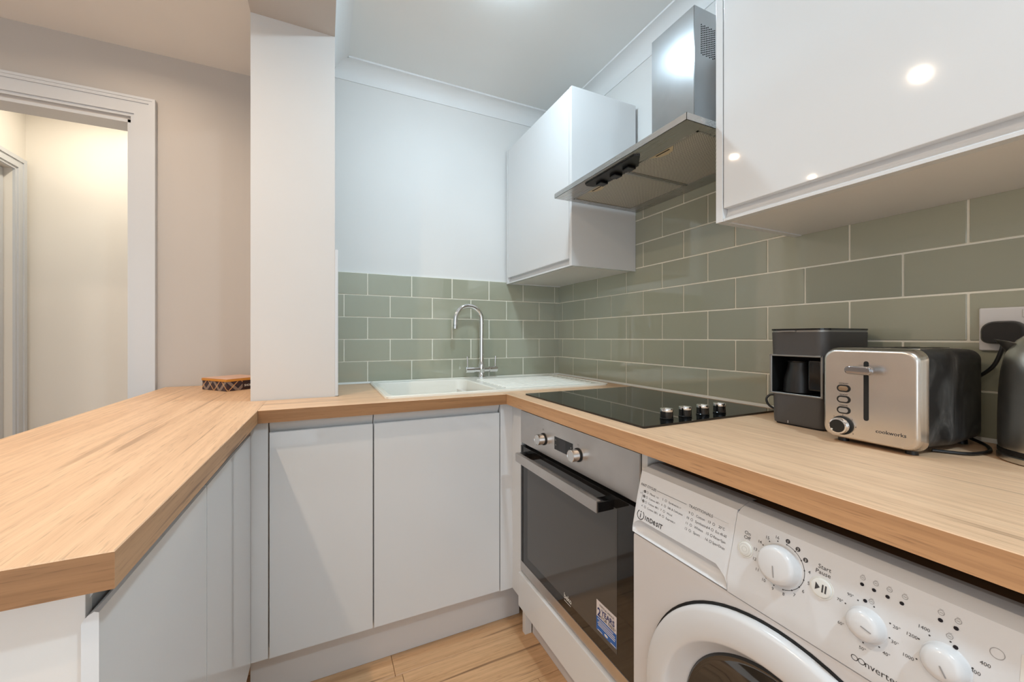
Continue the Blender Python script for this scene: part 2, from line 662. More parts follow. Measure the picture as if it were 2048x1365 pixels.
# door lining and architraves
bm = B()
box(bm, DX1 - 0.012, DX1, 0.196, 0.29, 0, DZ)
box(bm, DX0, DX0 + 0.012, 0.196, 0.29, 0, DZ)
box(bm, DX0, DX1, 0.196, 0.29, DZ - 0.012, DZ)
struct('door_1', bm, M['trim_paint'], 'white lining of the hall doorway')
def architrave(bm, x0, x1, ztop, yf, wd=0.082, d=1):
    # stepped moulding: outer bead, flat, inner bead ; yf = wall face, projecting towards -y * d
    for a, b, t in ((0.0, 0.012, 0.010), (0.012, 0.060, 0.016), (0.060, 0.072, 0.020), (0.072, wd, 0.022)):
        y0, y1 = yf, yf - t * d
        box(bm, x1 + a, x1 + b, y0, y1, 0, ztop + b)
        box(bm, x0 - b, x0 - a, y0, y1, 0, ztop + b)
        box(bm, x0 - a, x1 + a, y0, y1, ztop + a, ztop + b)
bm = B(); architrave(bm, DX0, DX1, DZ + 0.012, 0.2)
struct('trim_3', bm, M['trim_paint'], 'white architrave around the hall doorway')

# ---- hall beyond the doorway
HX, HY = -2.664, 1.0
bm = B(); box(bm, HX - 0.1, -1.2, HY, HY + 0.1, 0, 2.6)
struct('wall_hall', bm, M['hall_paint'], 'cream wall of the hall')
bm = B()
box(bm, HX - 0.1, HX, 0.285, 0.34, 0, 2.6)
box(bm, HX - 0.1, HX, 0.905, HY, 0, 2.6)
box(bm, HX - 0.1, HX, 0.34, 0.905, 1.965, 2.6)
struct('wall_hall_side', bm, M['hall_paint'], 'cream hall wall with a second doorway')
bm = B(); box(bm, -1.3, -1.2, 0.285, HY, 0, 2.6)
struct('wall_hall_end', bm, M['hall_paint'], 'cream end wall of the hall')
bm = B(); box(bm, HX - 0.1, -1.2, 0.285, HY + 0.1, 2.4, 2.5)
struct('ceiling_hall', bm, M['ceiling_paint'], 'white hall ceiling')
bm = B()
for a, b, t in ((0.0, 0.012, 0.010), (0.012, 0.045, 0.016), (0.045, 0.065, 0.021)):
    box(bm, HX, HX + t, 0.905 + a, 0.905 + b, 0, 1.965 + b)
    box(bm, HX, HX + t, 0.34 - b, 0.34 - a, 0, 1.965 + b)
    box(bm, HX, HX + t, 0.34 - a, 0.905 + a, 1.965 + a, 1.965 + b)
struct('trim_4', bm, M['trim_paint'], 'white architrave in the hall')
bm = B()
box(bm, HX - 0.07, HX - 0.03, 0.343, 0.902, 0.004, 1.962, 0.002, 1)
for (z0, z1) in ((0.15, 0.85), (1.0, 1.85)):
    for (y0, y1) in ((0.42, 0.60), (0.66, 0.84)):
        box(bm, HX - 0.034, HX - 0.024, y0, y1, z0, z1, 0.004, 1)
d2 = struct('door_2', bm, M['trim_paint'], 'white panelled door in the hall')

# ---- coving
def coving(f, p0, p1):
    """f(a, h, s): a = out from wall, h = height, s = along"""
    prof = [(0, 2.281), (0.0035, 2.281), (0.0035, 2.287)]
    for k in range(9):
        t = R(90 * k / 8)
        prof.append((0.0035 + 0.056 * (1 - math.cos(t)), 2.287 + 0.060 * math.sin(t)))
    prof += [(0.0645, 2.347), (0.0645, KC), (0, KC)]
    bm = B()
    prism(bm, prof, lambda p: f(p[0], p[1], p0), lambda p: f(p[0], p[1], p1))
    return bm
struct('trim_5', coving(lambda a, h, s: (s, -a, h), -1.2, 0), M['coving_paint'], 'plaster coving over the sink wall')
struct('trim_6', coving(lambda a, h, s: (-a, s, h), 0, -3.3), M['coving_paint'], 'plaster coving over the cooker wall')
struct('trim_7', coving(lambda a, h, s: (-1.2 + a, s, h), 0, -3.3), M['coving_paint'], 'plaster coving along the beam')

# ---- tiles: each one is a child of its wall, on a bed of grout
tile_meshes = {}
def tile_mesh(l, h):
    k = (round(l, 4), round(h, 4))
    if k not in tile_meshes:
        t = B(); box(t, 0, l, -0.0088, 0, 0, h, 0.0012, 2)
        bmesh.ops.recalc_face_normals(t, faces=t.faces[:])
        me = bpy.data.meshes.new('tile')
        t.to_mesh(me); t.free()
        me.materials.append(M['sage_tile'])
        tile_meshes[k] = me
    return tile_meshes[k]
def course(wall, z0, z1, first, a_end, place, rot):
    """joints at first + k*PX along the wall, from 0 to a_end"""
    js = [0.0]
    q = first
    while q < a_end - 0.004:
        js.append(q); q += PX
    js.append(a_end)
    for i, (a, b) in enumerate(zip(js, js[1:])):
        a2 = a + (GR / 2 if i else 0.009)
        b2 = b - (GR / 2 if i < len(js) - 2 else 0.0)
        if b2 - a2 < 0.006: continue
        o = bpy.data.objects.new('tile', tile_mesh(b2 - a2, z1 - z0 - GR))
        COL.objects.link(o)
        o.parent = wall
        o.location = place(a2, b2, z0 + GR / 2)
        o.rotation_euler = (R(random.uniform(-0.12, 0.12)), 0, rot + R(random.uniform(-0.12, 0.12)))
Z1 = 1.4081
zl = [Z1 - k * PZ for k in range(6)]
for k in range(5):
    z1, z0 = zl[k], max(zl[k + 1], TOP + 0.004)
    A = (k % 2 == 0)
    course(wall_back, z0, z1, 0.0411 if A else 0.0411 + PX / 2, 1.189, lambda a, b, z: (-b, -0.0062, z), 0.0)
for k in range(-3, 5):
    z1, z0 = Z1 - k * PZ, max(Z1 - (k + 1) * PZ, TOP + 0.004)
    z1 = min(z1, 1.66)
    if z1 - z0 < 0.02: continue
    A = (k % 2 == 0)
    course(wall_right, z0, z1, 0.1564 if A else 0.0554, 2.2, lambda a, b, z: (-0.0062, -a, z), -R(90))
bm = B(); box(bm, -1.189, 0, -0.0125, 0.0, TOP + 0.001, Z1 - 0.001)
obj('grout', bm, M['grout'], wall_back)
bm = B(); box(bm, -0.0125, 0, -2.2, -0.0125, TOP + 0.001, 1.655)
obj('grout', bm, M['grout'], wall_right)
bm = B()
prism(bm, [(0, 0), (0.008, 0), (0, 0.008)], lambda p: (-1.188, -0.0148 - p[0], TOP + 0.0005 + p[1]), lambda p: (-0.016, -0.0148 - p[0], TOP + 0.0005 + p[1]))
obj('sealant', bm, M['sealant'], wall_back)
bm = B()
prism(bm, [(0, 0), (0.008, 0), (0, 0.008)], lambda p: (-0.0148 - p[0], -0.016, TOP + 0.0005 + p[1]), lambda p: (-0.0148 - p[0], -2.2, TOP + 0.0005 + p[1]))
obj('sealant', bm, M['sealant'], wall_right)

# ================================================================== LAMPS
def area(parent, name, loc, size, power, col, spread=150):
    l = bpy.data.lights.new(name, 'AREA')
    l.shape = 'DISK'
    l.size = size
    l.energy = power
    l.color = col
    l.spread = R(spread)
    o = bpy.data.objects.new(name, l)
    COL.objects.link(o)
    o.parent = parent
    o.location = loc
    return o
def downlight_parts(t, lens, r=0.034):
    bm = B(); lathe(bm, [(r * 0.72, -0.001), (r * 0.76, -0.006), (r * 0.98, -0.004), (r, 0.0)], n=32, cap0=False, cap1=False)
    obj('bezel', bm, M['lamp_ring'], t, local=True)
    bm = B(); lathe(bm, [(r * 0.74, -0.002), (r * 0.4, -0.0005), (0, -0.0005)], n=24, cap0=False)
    obj('lens', bm, M[lens], t, local=True)
spots = [((-1.915, -1.085), 'warm recessed downlight over the front of the oak peninsula', 1.35),
         ((-1.92, -0.20), 'warm recessed downlight over the peninsula beside the doorway wall', 0.3),
         ((-2.77, -0.22), 'warm recessed downlight in front of the hall doorway', 0.3),
         ((-3.60, -0.22), 'warm recessed downlight in the far corner of the living room', 0.3),
         ((-1.915, -2.10), 'warm recessed downlight beside the beam at the rear', 0.5),
         ((-3.10, -2.10), 'warm recessed downlight in the rear of the living room', 0.3)]
for (x, y), lab, k in spots:
    t = thing('downlight', lab, 'downlight', (x, y, RC), 0, 'living room downlights')
    downlight_parts(t, 'lens_warm')
    area(t, 'downlight_lamp', (0, 0, -0.008), 0.030, P_ROOM * k, WARM, 160)
for (x, y), lab, p in (((-0.68, -0.77), 'cool white round ceiling light over the sink end of the kitchen', P_KITCHEN),
                       ((-0.75, -2.45), 'cool white round ceiling light over the washing machine end', P_KITCHEN2)):
    t = thing('ceiling_light', lab, 'ceiling light', (x, y, KC), 0, 'kitchen ceiling lights')
    bm = B(); lathe(bm, [(0.060, 0.0), (0.061, -0.008), (0.056, -0.010), (0.050, -0.010)], n=40, cap1=False)
    obj('rim', bm, M['lamp_ring'], t, local=True)
    mm = mat('dome_glow', (1, 1, 1, 1), 0.4, emit=COOL + (1,), estr=p / (math.pi * 1.2 * math.pi * 0.05 ** 2))
    bm = B(); lathe(bm, [(0.050 * math.cos(R(a)), -0.008 - 0.020 * math.sin(R(a))) for a in range(0, 91, 15)], n=24, cap0=False, cap1=False)
    obj('diffuser', bm, mm, t, local=True)
t = thing('downlight', 'warm recessed downlight in the hall ceiling', 'downlight', (-2.3, 0.62, 2.4), 0, 'hall downlights')
downlight_parts(t, 'lens_warm')
area(t, 'downlight_lamp', (0, 0, -0.008), 0.06, P_HALL, (1.0, 0.90, 0.74), 170)

# ================================================================== WORKTOPS
def two_tone(o, edge):
    """top face keeps the decor, upright edges take the lit or shaded edge colour by facing, underside the backing"""
    me = o.data
    me.materials.append(M['oak_edge_y'])
    me.materials.append(M['worktop_underside'])
    me.materials.append(M['oak_edge_x'])
    for p in me.polygons:
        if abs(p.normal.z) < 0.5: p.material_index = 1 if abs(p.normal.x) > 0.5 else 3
        elif p.normal.z < -0.5: p.material_index = 2
def worktop(name, label, outer, holes, grain):
    bm = B(); slab(bm, outer, holes, WB, TOP)
    bmesh.ops.recalc_face_normals(bm, faces=bm.faces[:])
    es = [e for e in bm.edges if abs(e.verts[0].co.z - TOP) < 1e-5 and abs(e.verts[1].co.z - TOP) < 1e-5 and len(e.link_faces) == 2 and abs(e.link_faces[0].normal.z - e.link_faces[1].normal.z) > 0.5]
    bmesh.ops.bevel(bm, geom=es, offset=0.0012, segments=1, affect='EDGES')
    x = sum(p[0] for p in outer) / len(outer); y_ = sum(p[1] for p in outer) / len(outer)
    o = obj(name, bm, M['oak_worktop_' + grain], smooth=0)
    two_tone(o, 'oak_edge_' + grain)
    tag(o, label, 'worktop')
    return o
worktop('peninsula_worktop', 'oak effect peninsula worktop carrying the tartan box', [(-1.4103, -0.5899), (-1.426, -1.395), (-1.85, -1.395), (-1.85, 0.196), (-1.4585, 0.196), (-1.4585, -0.389), (-1.4101, -0.389)], [], 'y')
SX0, SX1, SY0, SY1 = -1.045, -0.085, -0.53, -0.022
swt = worktop('sink_worktop', 'oak effect worktop around the white sink', [(-0.6165, -0.59), (-1.4099, -0.59), (-1.4099, -0.3895), (-1.188, -0.3895), (-1.188, -0.0145), (-0.0145, -0.0145), (-0.0145, -0.552), (-0.6165, -0.552)],
        [[(SX0 + 0.015, SY0 + 0.015), (SX1 - 0.48, SY0 + 0.015), (SX1 - 0.48, SY1 - 0.045), (SX0 + 0.015, SY1 - 0.045)]], 'x')
worktop('cooker_worktop', 'oak effect worktop holding the black hob and the toaster', [(-0.6155, -0.5525), (-0.0145, -0.5525), (-0.0145, -2.19), (-0.6185, -2.19)], [], 'y')
bm = B()
box(bm, -1.411, -1.4095, -0.5899, -0.5880, WB, TOP - 0.0005)
obj('joint_strip', bm, M['dark_gap'], swt)

# ================================================================== BASE UNITS
DF = -0.56                       # front of the doors under the sink
ZD0, ZD1 = 0.152, 0.827
def front_panel(bm, x0, x1, y0, y1, z0, z1, bev=0.0015):
    return box(bm, x0, x1, y0, y1, z0, z1, bev, 2)
def sink_unit(name, label, x0, x1):
    t = thing(name, label, 'cabinet', ((x0 + x1) / 2, -0.28, 0.0), 0, 'white cabinets under the sink')
    bm = B()
    box(bm, x0 + 0.001, x0 + 0.018, DF + 0.021, -0.02, 0.15, WB - 0.001)
    box(bm, x1 - 0.018, x1 - 0.001, DF + 0.021, -0.02, 0.15, WB - 0.001)
    box(bm, x0 + 0.018, x1 - 0.018, DF + 0.021, -0.02, 0.15, 0.168)
    box(bm, x0 + 0.018, x1 - 0.018, -0.03, -0.02, 0.168, WB - 0.2)
    obj('carcass', bm, M['white_carcass'], t)
    bm = B()                                              # grip rail above the door
    prism(bm, [(DF + 0.022, WB - 0.001), (DF + 0.005, WB - 0.001), (DF + 0.005, WB - 0.012), (DF + 0.016, ZD1 + 0.004), (DF + 0.019, ZD1 - 0.03), (DF + 0.022, ZD1 - 0.03)],
          lambda p: (x0 + 0.0015, p[0], p[1]), lambda p: (x1 - 0.0015, p[0], p[1]))
    obj('grip_rail', bm, M['white_gloss'], t)
    bm = B()
    prism(bm, [(DF, ZD0), (DF + 0.019, ZD0), (DF + 0.019, ZD1 - 0.034), (DF + 0.009, ZD1 - 0.006), (DF + 0.004, ZD1), (DF, ZD1 - 0.0015)],
          lambda p: (x0 + 0.0022, p[0], p[1]), lambda p: (x1 - 0.0022, p[0], p[1]))
    obj('door', bm, M['white_gloss'], t)
    return t
sink_unit('base_cabinet', 'narrow white handleless cabinet left of the pair under the sink', -1.386, -1.087)
sink_unit('base_cabinet', 'wide white handleless cabinet right of the pair under the sink', -1.087, -0.629)
bm = B(); box(bm, -1.432, -1.3875, DF + 0.001, DF + 0.019, 0.152, WB - 0.001, 0.001)
tag(obj('filler_panel', bm, M['white_gloss']), 'white filler strip between peninsula doors and narrow sink cabinet', 'panel')
t = thing('corner_post', 'white corner post between wide sink cabinet and oven', 'panel', (-0.6, -0.58, 0))
bm = B(); box(bm, -0.627, -0.575, DF, DF + 0.018, 0.148, WB - 0.001, 0.001); obj('post_face', bm, M['white_gloss'], t)
bm = B(); box(bm, -0.576, -0.558, DF + 0.001, -0.634, 0.148, WB - 0.001, 0.001); obj('post_return', bm, M['white_gloss'], t)
bm = B(); box(bm, -0.552, -0.524, -0.597, -0.618, 0.0, 0.149, 0.001); obj('foot', bm, M['white_carcass'], t)
bm = B(); box(bm, -1.44, -0.52, -0.508, -0.49, 0.001, 0.149, 0.0008)
tag(obj('plinth', bm, M['white_plinth']), 'white plinth under the sink cabinets', 'plinth', 'white plinths')
bm = B(); box(bm, -0.522, -0.505, -0.62, -1.227, 0.001, 0.128, 0.0008)
tag(obj('plinth', bm, M['white_plinth']), 'white plinth under the oven drawer panel', 'plinth', 'white plinths')

# peninsula units stand very slightly turned, as the worktop edge does
PEN = R(-1.35)
pen = Matrix.Translation((-1.431, -0.56, 0)) @ Matrix.Rotation(PEN, 4, 'Z')
def pen_unit(name, label, a, b):
    """a..b: distance along the door line from the inner corner towards the camera"""
    loc = pen @ Vector((-0.2, -(a + b) / 2, 0))
    t = thing(name, label, 'cabinet', loc, PEN, 'white cabinets of the peninsula')
    h = (b - a) / 2
    bm = B()
    box(bm, -0.19, 0.178, h - 0.001, h - 0.018, 0.15, WB - 0.001)
    box(bm, -0.19, 0.178, -h + 0.021, -h + 0.038, 0.15, WB - 0.001)
    box(bm, -0.19, 0.178, -h + 0.038, h - 0.018, 0.15, 0.168)
    box(bm, -0.19, -0.18, -h + 0.038, h - 0.018, 0.168, WB - 0.001)
    obj('carcass', bm, M['white_carcass'], t, local=True)
    bm = B()
    prism(bm, [(0.178, WB - 0.001), (0.195, WB - 0.001), (0.195, WB - 0.010), (0.184, ZD1 + 0.004), (0.181, ZD1 - 0.03), (0.178, ZD1 - 0.03)],
          lambda p: (p[0], h - 0.0015, p[1]), lambda p: (p[0], -h + 0.0215, p[1]))
    obj('grip_rail', bm, M['white_gloss'], t, local=True)
    bm = B()
    prism(bm, [(0.20, ZD0), (0.186, ZD0), (0.186, ZD1 - 0.010), (0.191, ZD1 - 0.003), (0.196, ZD1), (0.20, ZD1 - 0.0015)],
          lambda p: (p[0], h - 0.002, p[1]), lambda p: (p[0], -h + 0.002, p[1]))
    obj('door', bm, M['white_gloss'], t, local=True)
    return t
pen_unit('peninsula_cabinet', 'white peninsula cabinet nearest the inner corner by the wall end', 0.004, 0.430)
t = pen_unit('peninsula_cabinet', 'white peninsula cabinet at the free front end', 0.430, 0.806)
bm = B(); box(bm, -0.235, 0.1845, -0.786 + 0.618 + 0.0065, -0.786 + 0.618 - 0.0065, 0.0, WB - 0.001, 0.001); obj('end_panel', bm, M['white_carcass'], t, local=True)
t = thing('back_panel', 'white back panel on the living room side of the peninsula', 'panel', pen @ Vector((-0.412, -0.42, 0)), PEN)
bm = B(); box(bm, -0.008, 0.008, 0.62, -0.355, 0.0, WB - 0.001, 0.001); obj('panel', bm, M['white_carcass'], t, local=True)
bm = B(); box(bm, -0.06, -0.045, -0.001, -0.775, 0.001, 0.149); bm.transform(pen)
tag(obj('plinth', bm, M['white_plinth']), 'white plinth under the peninsula doors', 'plinth', 'white plinths')

# ================================================================== OVEN
OX, OY0, OY1 = -0.580, -0.637, -1.227
t = thing('oven_housing', 'white oven housing with a slim front panel below the oven', 'cabinet', (-0.3, -0.93, 0))
bm = B()
box(bm, -0.556, -0.03, -0.6355, -0.622, 0.15, WB - 0.001)
box(bm, -0.575, -0.03, -1.229, -1.246, 0.0, WB - 0.001)
box(bm, -0.555, -0.03, -0.636, -1.228, 0.150, 0.166)
obj('carcass', bm, M['white_carcass'], t)
bm = B(); box(bm, -0.590, -0.572, -0.6365, -1.243, 0.134, 0.256, 0.002); obj('drawer_front', bm, M['white_gloss'], t)

t = thing('built_in_oven', 'built-in stainless steel oven with black glass door under the hob', 'oven', (-0.3, -0.932, 0.26))
bm = B(); box(bm, -0.562, -0.06, OY0 - 0.004, OY1 + 0.004, 0.262, 0.845); obj('cavity', bm, M['matt_black'], t)
bm = B(); box(bm, OX, -0.562, OY0, OY1, 0.729, 0.846, 0.0015); cp = obj('control_panel', bm, M['brushed_steel'], t)
for yk in (-0.800, -0.990):
    bm = B(); lathe(bm, [(0.0195, 0.0), (0.0195, 0.003)], (OX, yk, 0.778), (-1, 0, 0), 32); k_ = obj('knob', bm, M['matt_black'], cp)
    bm = B(); lathe(bm, [(0.0165, 0.003), (0.0172, 0.022), (0.0172, 0.0255), (0.0160, 0.0265), (0.0155, 0.0255), (0.0, 0.0250)], (OX, yk, 0.778), (-1, 0, 0), 40)
    obj('knob_cap', bm, M['satin_chrome'], cp)
pl = lambda u, v: (OX - 0.0006, -u, v)
bm = B(); box(bm, OX - 0.0005, OX + 0.01, -0.866, -0.965, 0.763, 0.803, 0.0003, 1); obj('display', bm, M['black_gloss'], cp)
bm = B(); quad(bm, lambda u, v: (OX - 0.0008, -u, v), 0.893, 0.928, 0.765, 0.801)
flat_obj('screen', bm, M['led_window'], cp)
pd = lambda u, v: (OX - 0.0012, -u, v)
bm = B()
for u_, v_ in ((0.875, 0.793), (0.875, 0.778), (0.957, 0.789), (0.957, 0.776)): disc(bm, pd, u_, v_, 0.0022, 10)
quad(bm, lambda u, v: (OX - 0.0008, -u, v), 0.796, 0.7985, 0.806, 0.812)
flat_obj('symbols', bm, M['print_light'], cp)
bm = text_bm([('°C', 0.986, 0.803, 0.006), ('·', 0.80, 0.818, 0.01, 'CENTER'), ('·', 0.995, 0.803, 0.008, 'LEFT')], pl)
flat_obj('marks', bm, M['print_grey'], cp)
# door
bm = B(); box(bm, OX, -0.562, OY0, OY1, 0.298, 0.718, 0.001); dr = obj('door', bm, M['oven_glass'], t)
bm = B(); box(bm, OX - 0.001, OX + 0.012, OY0, OY1, 0.262, 0.2975, 0.0015); obj('lower_trim', bm, M['brushed_steel'], dr)
bm = B(); quad(bm, lambda u, v: (OX - 0.0004, -u, v), 0.690, 1.152, 0.330, 0.690)
flat_obj('window', bm, M['oven_window'], dr)
bm = B()
box(bm, OX - 0.052, OX - 0.038, -0.695, -1.138, 0.682, 0.712, 0.002)
h_ = obj('handle', bm, M['brushed_steel'], dr)
bm = B()
for yb in (-0.690, -1.113):
    bm = B(); box(bm, OX - 0.049, OX, yb, yb - 0.028, 0.684, 0.709, 0.002)
    obj('handle_bracket', bm, M['black_gloss'], dr)
bm = text_bm([('beko', 0.920, 0.332, 0.016, 'LEFT', 0.85, 0.0003)], lambda u, v: (OX - 0.0008, -u, v))
quad(bm, lambda u, v: (OX - 0.0008, -u, v), 0.921, 0.956, 0.3245, 0.3265)
flat_obj('logo', bm, M['print_white'], dr)
# warranty sticker
SU0, SU1, SV0, SV1 = 1.074, 1.151, 0.343, 0.421
bm = B(); box(bm, OX - 0.0012, OX - 0.0003, -SU0, -SU1, SV0, SV1)
st = obj('sticker', bm, M['sticker_white'], dr, label='blue and white warranty sticker reading 2 YEARS FOR FREE')
ps = lambda u, v: (OX - 0.0016, -u, v)
bm = B()
bm.faces.new([bm.verts.new(ps(*p)) for p in ((SU0, SV0), (SU1, SV0), (SU1, SV0 + 0.036), (SU0, SV0 + 0.036))])
flat_obj('blue_field', bm, M['sticker_blue'], dr)
bm = text_bm([('2', 1.0785, 0.383, 0.021, 'LEFT', 0.9, 0.0007), ('YEARS', 1.0945, 0.3925, 0.0135, 'LEFT', 0.92, 0.0004)], lambda u, v: (OX - 0.002, -u, v))
flat_obj('sticker_print', bm, M['sticker_navy'], dr)
bm = text_bm([('FOR FREE*', 1.0945, 0.3815, 0.0085, 'LEFT', 0.97), ('PARTS & LABOUR', 1.087, 0.4105, 0.005, 'LEFT', 1.0)], lambda u, v: (OX - 0.002, -u, v))
flat_obj('sticker_print', bm, M['print_grey'], dr)
bm = B()
psw = lambda u, v: (OX - 0.002, -u, v)
for v_, a, b in ((0.3735, 1.079, 1.140), (0.368, 1.084, 1.146), (0.363, 1.079, 1.148), (0.358, 1.081, 1.146), (0.3445, 1.079, 1.098), (0.3445, 1.130, 1.149)):
    quad(bm, psw, a, b, v_, v_ + 0.0022)
disc(bm, psw, 1.113, 0.350, 0.007, 14, ry=0.0035)
flat_obj('sticker_lines', bm, M['print_white'], dr)

# ================================================================== HOB
t = thing('induction_hob', 'black glass hob with four knobs set in the cooker worktop', 'hob', (-0.31, -0.93, TOP))
bm = B(); prism(bm, rrect(-0.563, -0.060, -1.222, -0.640, 0.004, 3), lambda p: (p[0], p[1], TOP + 0.0003), lambda p: (p[0], p[1], TOP + 0.0052))
obj('glass', bm, M['black_glass'], t)
for i in range(4):
    x, y_ = -0.447 + i * 0.0655, -1.182
    bm = B(); lathe(bm, [(0.0160, 0.0), (0.0165, 0.003), (0.0155, 0.004), (0.0150, 0.018), (0.0150, 0.020)], (x, y_, TOP + 0.0053), (0, 0, 1), 32)
    kb = obj('knob', bm, M['black_gloss'], t)
    bm = B(); lathe(bm, [(0.0153, 0.0198), (0.0155, 0.0255), (0.0148, 0.027), (0.0138, 0.0262), (0, 0.0262)], (x, y_, TOP + 0.0053), (0, 0, 1), 32)
    obj('knob_rim', bm, M['chrome'], kb)
    bm = B(); box(bm, x - 0.0012, x + 0.0012, y_ - 0.012, y_ + 0.004, TOP + 0.0316, TOP + 0.0325); obj('pointer', bm, M['print_white'], kb)

# ================================================================== COOKER HOOD
HY0, HY1, HXF, HZ = -0.626, -1.226, -0.428, 1.646
t = thing('cooker_hood', 'stainless steel chimney cooker hood over the hob', 'cooker hood', (-0.2, -0.926, HZ))
bm = B()
th = 0.018
# lip: four walls and an underside frame around the filters
box(bm, HXF, HXF + 0.001, HY0, HY1, HZ, HZ + th)
box(bm, HXF, -0.016, HY0, HY0 - 0.001, HZ, HZ + th)
box(bm, HXF, -0.016, HY1, HY1 + 0.001, HZ, HZ + th)
FX0, FX1, FY0, FY1 = -0.358, -0.075, -0.652, -1.200
box(bm, HXF, FX0, HY0, HY1, HZ, HZ + 0.001)
box(bm, FX1, -0.016, HY0, HY1, HZ, HZ + 0.001)
box(bm, FX0, FX1, HY0, FY0, HZ, HZ + 0.001)
box(bm, FX0, FX1, FY1, HY1, HZ, HZ + 0.001)
# shallow pitched top
c0 = [bm.verts.new(p) for p in ((HXF, HY0, HZ + th), (HXF, HY1, HZ + th), (-0.016, HY1, HZ + th), (-0.016, HY0, HZ + th))]
c1 = [bm.verts.new(p) for p in ((-0.21, -0.86, HZ + 0.085), (-0.21, -1.07, HZ + 0.085), (-0.016, -1.07, HZ + 0.085), (-0.016, -0.86, HZ + 0.085))]
for k in range(4):
    bm.faces.new((c0[k], c0[(k + 1) % 4], c1[(k + 1) % 4], c1[k]))
bm.faces.new(c1)
obj('canopy', bm, M['hood_steel'], t, smooth=0)
CX, CY0, CY1, CZ = -0.200, -0.890, -1.061, 2.136
bm = B()
prism(bm, [(CX, CY0), (CX, CY1), (-0.016, CY1), (-0.016, CY0)], lambda p: (p[0], p[1], HZ + 0.086), lambda p: (p[0], p[1], CZ))
bmesh.ops.bevel(bm, geom=[e for e in bm.edges if abs(e.verts[0].co.x - CX) < 1e-5 and abs(e.verts[1].co.x - CX) < 1e-5], offset=0.0015, segments=2, affect='EDGES')
ch = obj('chimney', bm, M['chimney_steel'], t)
bm = B()
pc = lambda u, v: (u, CY1 - 0.0006, v)
for i in range(9):
    for j in range(14):
        disc(bm, pc, -0.168 + i * 0.0075, 2.085 - j * 0.0068 - (0.0034 if i % 2 else 0), 0.0021, 7)
flat_obj('vent_holes', bm, M['matt_black'], ch)
for a, b in ((FY0, -0.922), (-0.930, FY1)):
    bm = B()
    box(bm, FX0 + 0.001, FX1 - 0.001, a - 0.001, b + 0.001, HZ + 0.0015, HZ + 0.006)
    f_ = obj('grease_filter', bm, M['filter_mesh'], t)
    bm = B()
    fr = 0.005
    for (x0, x1, y0, y1) in ((FX0, FX0 + fr, a, b), (FX1 - fr, FX1, a, b), (FX0, FX1, a, a - fr), (FX0, FX1, b + fr, b)):
        box(bm, x0, x1, y0, y1, HZ - 0.001, HZ + 0.003)
    obj('filter_frame', bm, M['hood_steel'], f_)
    yc = -0.775 if a > -0.9 else -1.075
    bm = B()
    prism(bm, [(FX0 + 0.004, yc - 0.045), (FX0 + 0.004, yc + 0.045), (FX0 + 0.028, yc + 0.022), (FX0 + 0.034, yc), (FX0 + 0.028, yc - 0.022)], lambda p: (p[0], p[1], HZ - 0.001), lambda p: (p[0], p[1], HZ + 0.002))
    obj('latch', bm, M['latch'], f_)
    bm = B(); box(bm, FX0 + 0.010, FX0 + 0.014, yc - 0.024, yc + 0.024, HZ - 0.0018, HZ - 0.0005); obj('latch_slot', bm, M['matt_black'], f_)
bm = B(); box(bm, FX0, FX1, -0.923, -0.929, HZ - 0.0015, HZ + 0.002); obj('filter_bar', bm, M['hood_steel'], t)
bm = B()
prism(bm, [(-0.412, -0.797), (-0.412, -1.030), (-0.398, -1.040), (-0.372, -1.010), (-0.350, -0.985), (-0.350, -0.815), (-0.372, -0.790), (-0.398, -0.787)],
      lambda p: (p[0], p[1], HZ - 0.004), lambda p: (p[0], p[1], HZ + 0.002))
cs = obj('control_strip', bm, M['black_plastic'], t)
for yy in (-0.835, -0.905, -0.965):
    bm = B(); box(bm, -0.385, -0.355, yy - 0.014, yy + 0.014, HZ - 0.012, HZ - 0.004, 0.002); obj('slider', bm, M['black_gloss'], cs)
bm = B()
pz = lambda u, v: (u, -v, HZ - 0.0045)
for yy in (0.82, 0.846, 0.853, 0.861, 0.870, 0.93, 0.955, 0.962): disc(bm, pz, -0.3515, yy, 0.0016, 8)
flat_obj('dots', bm, M['print_white'], cs)

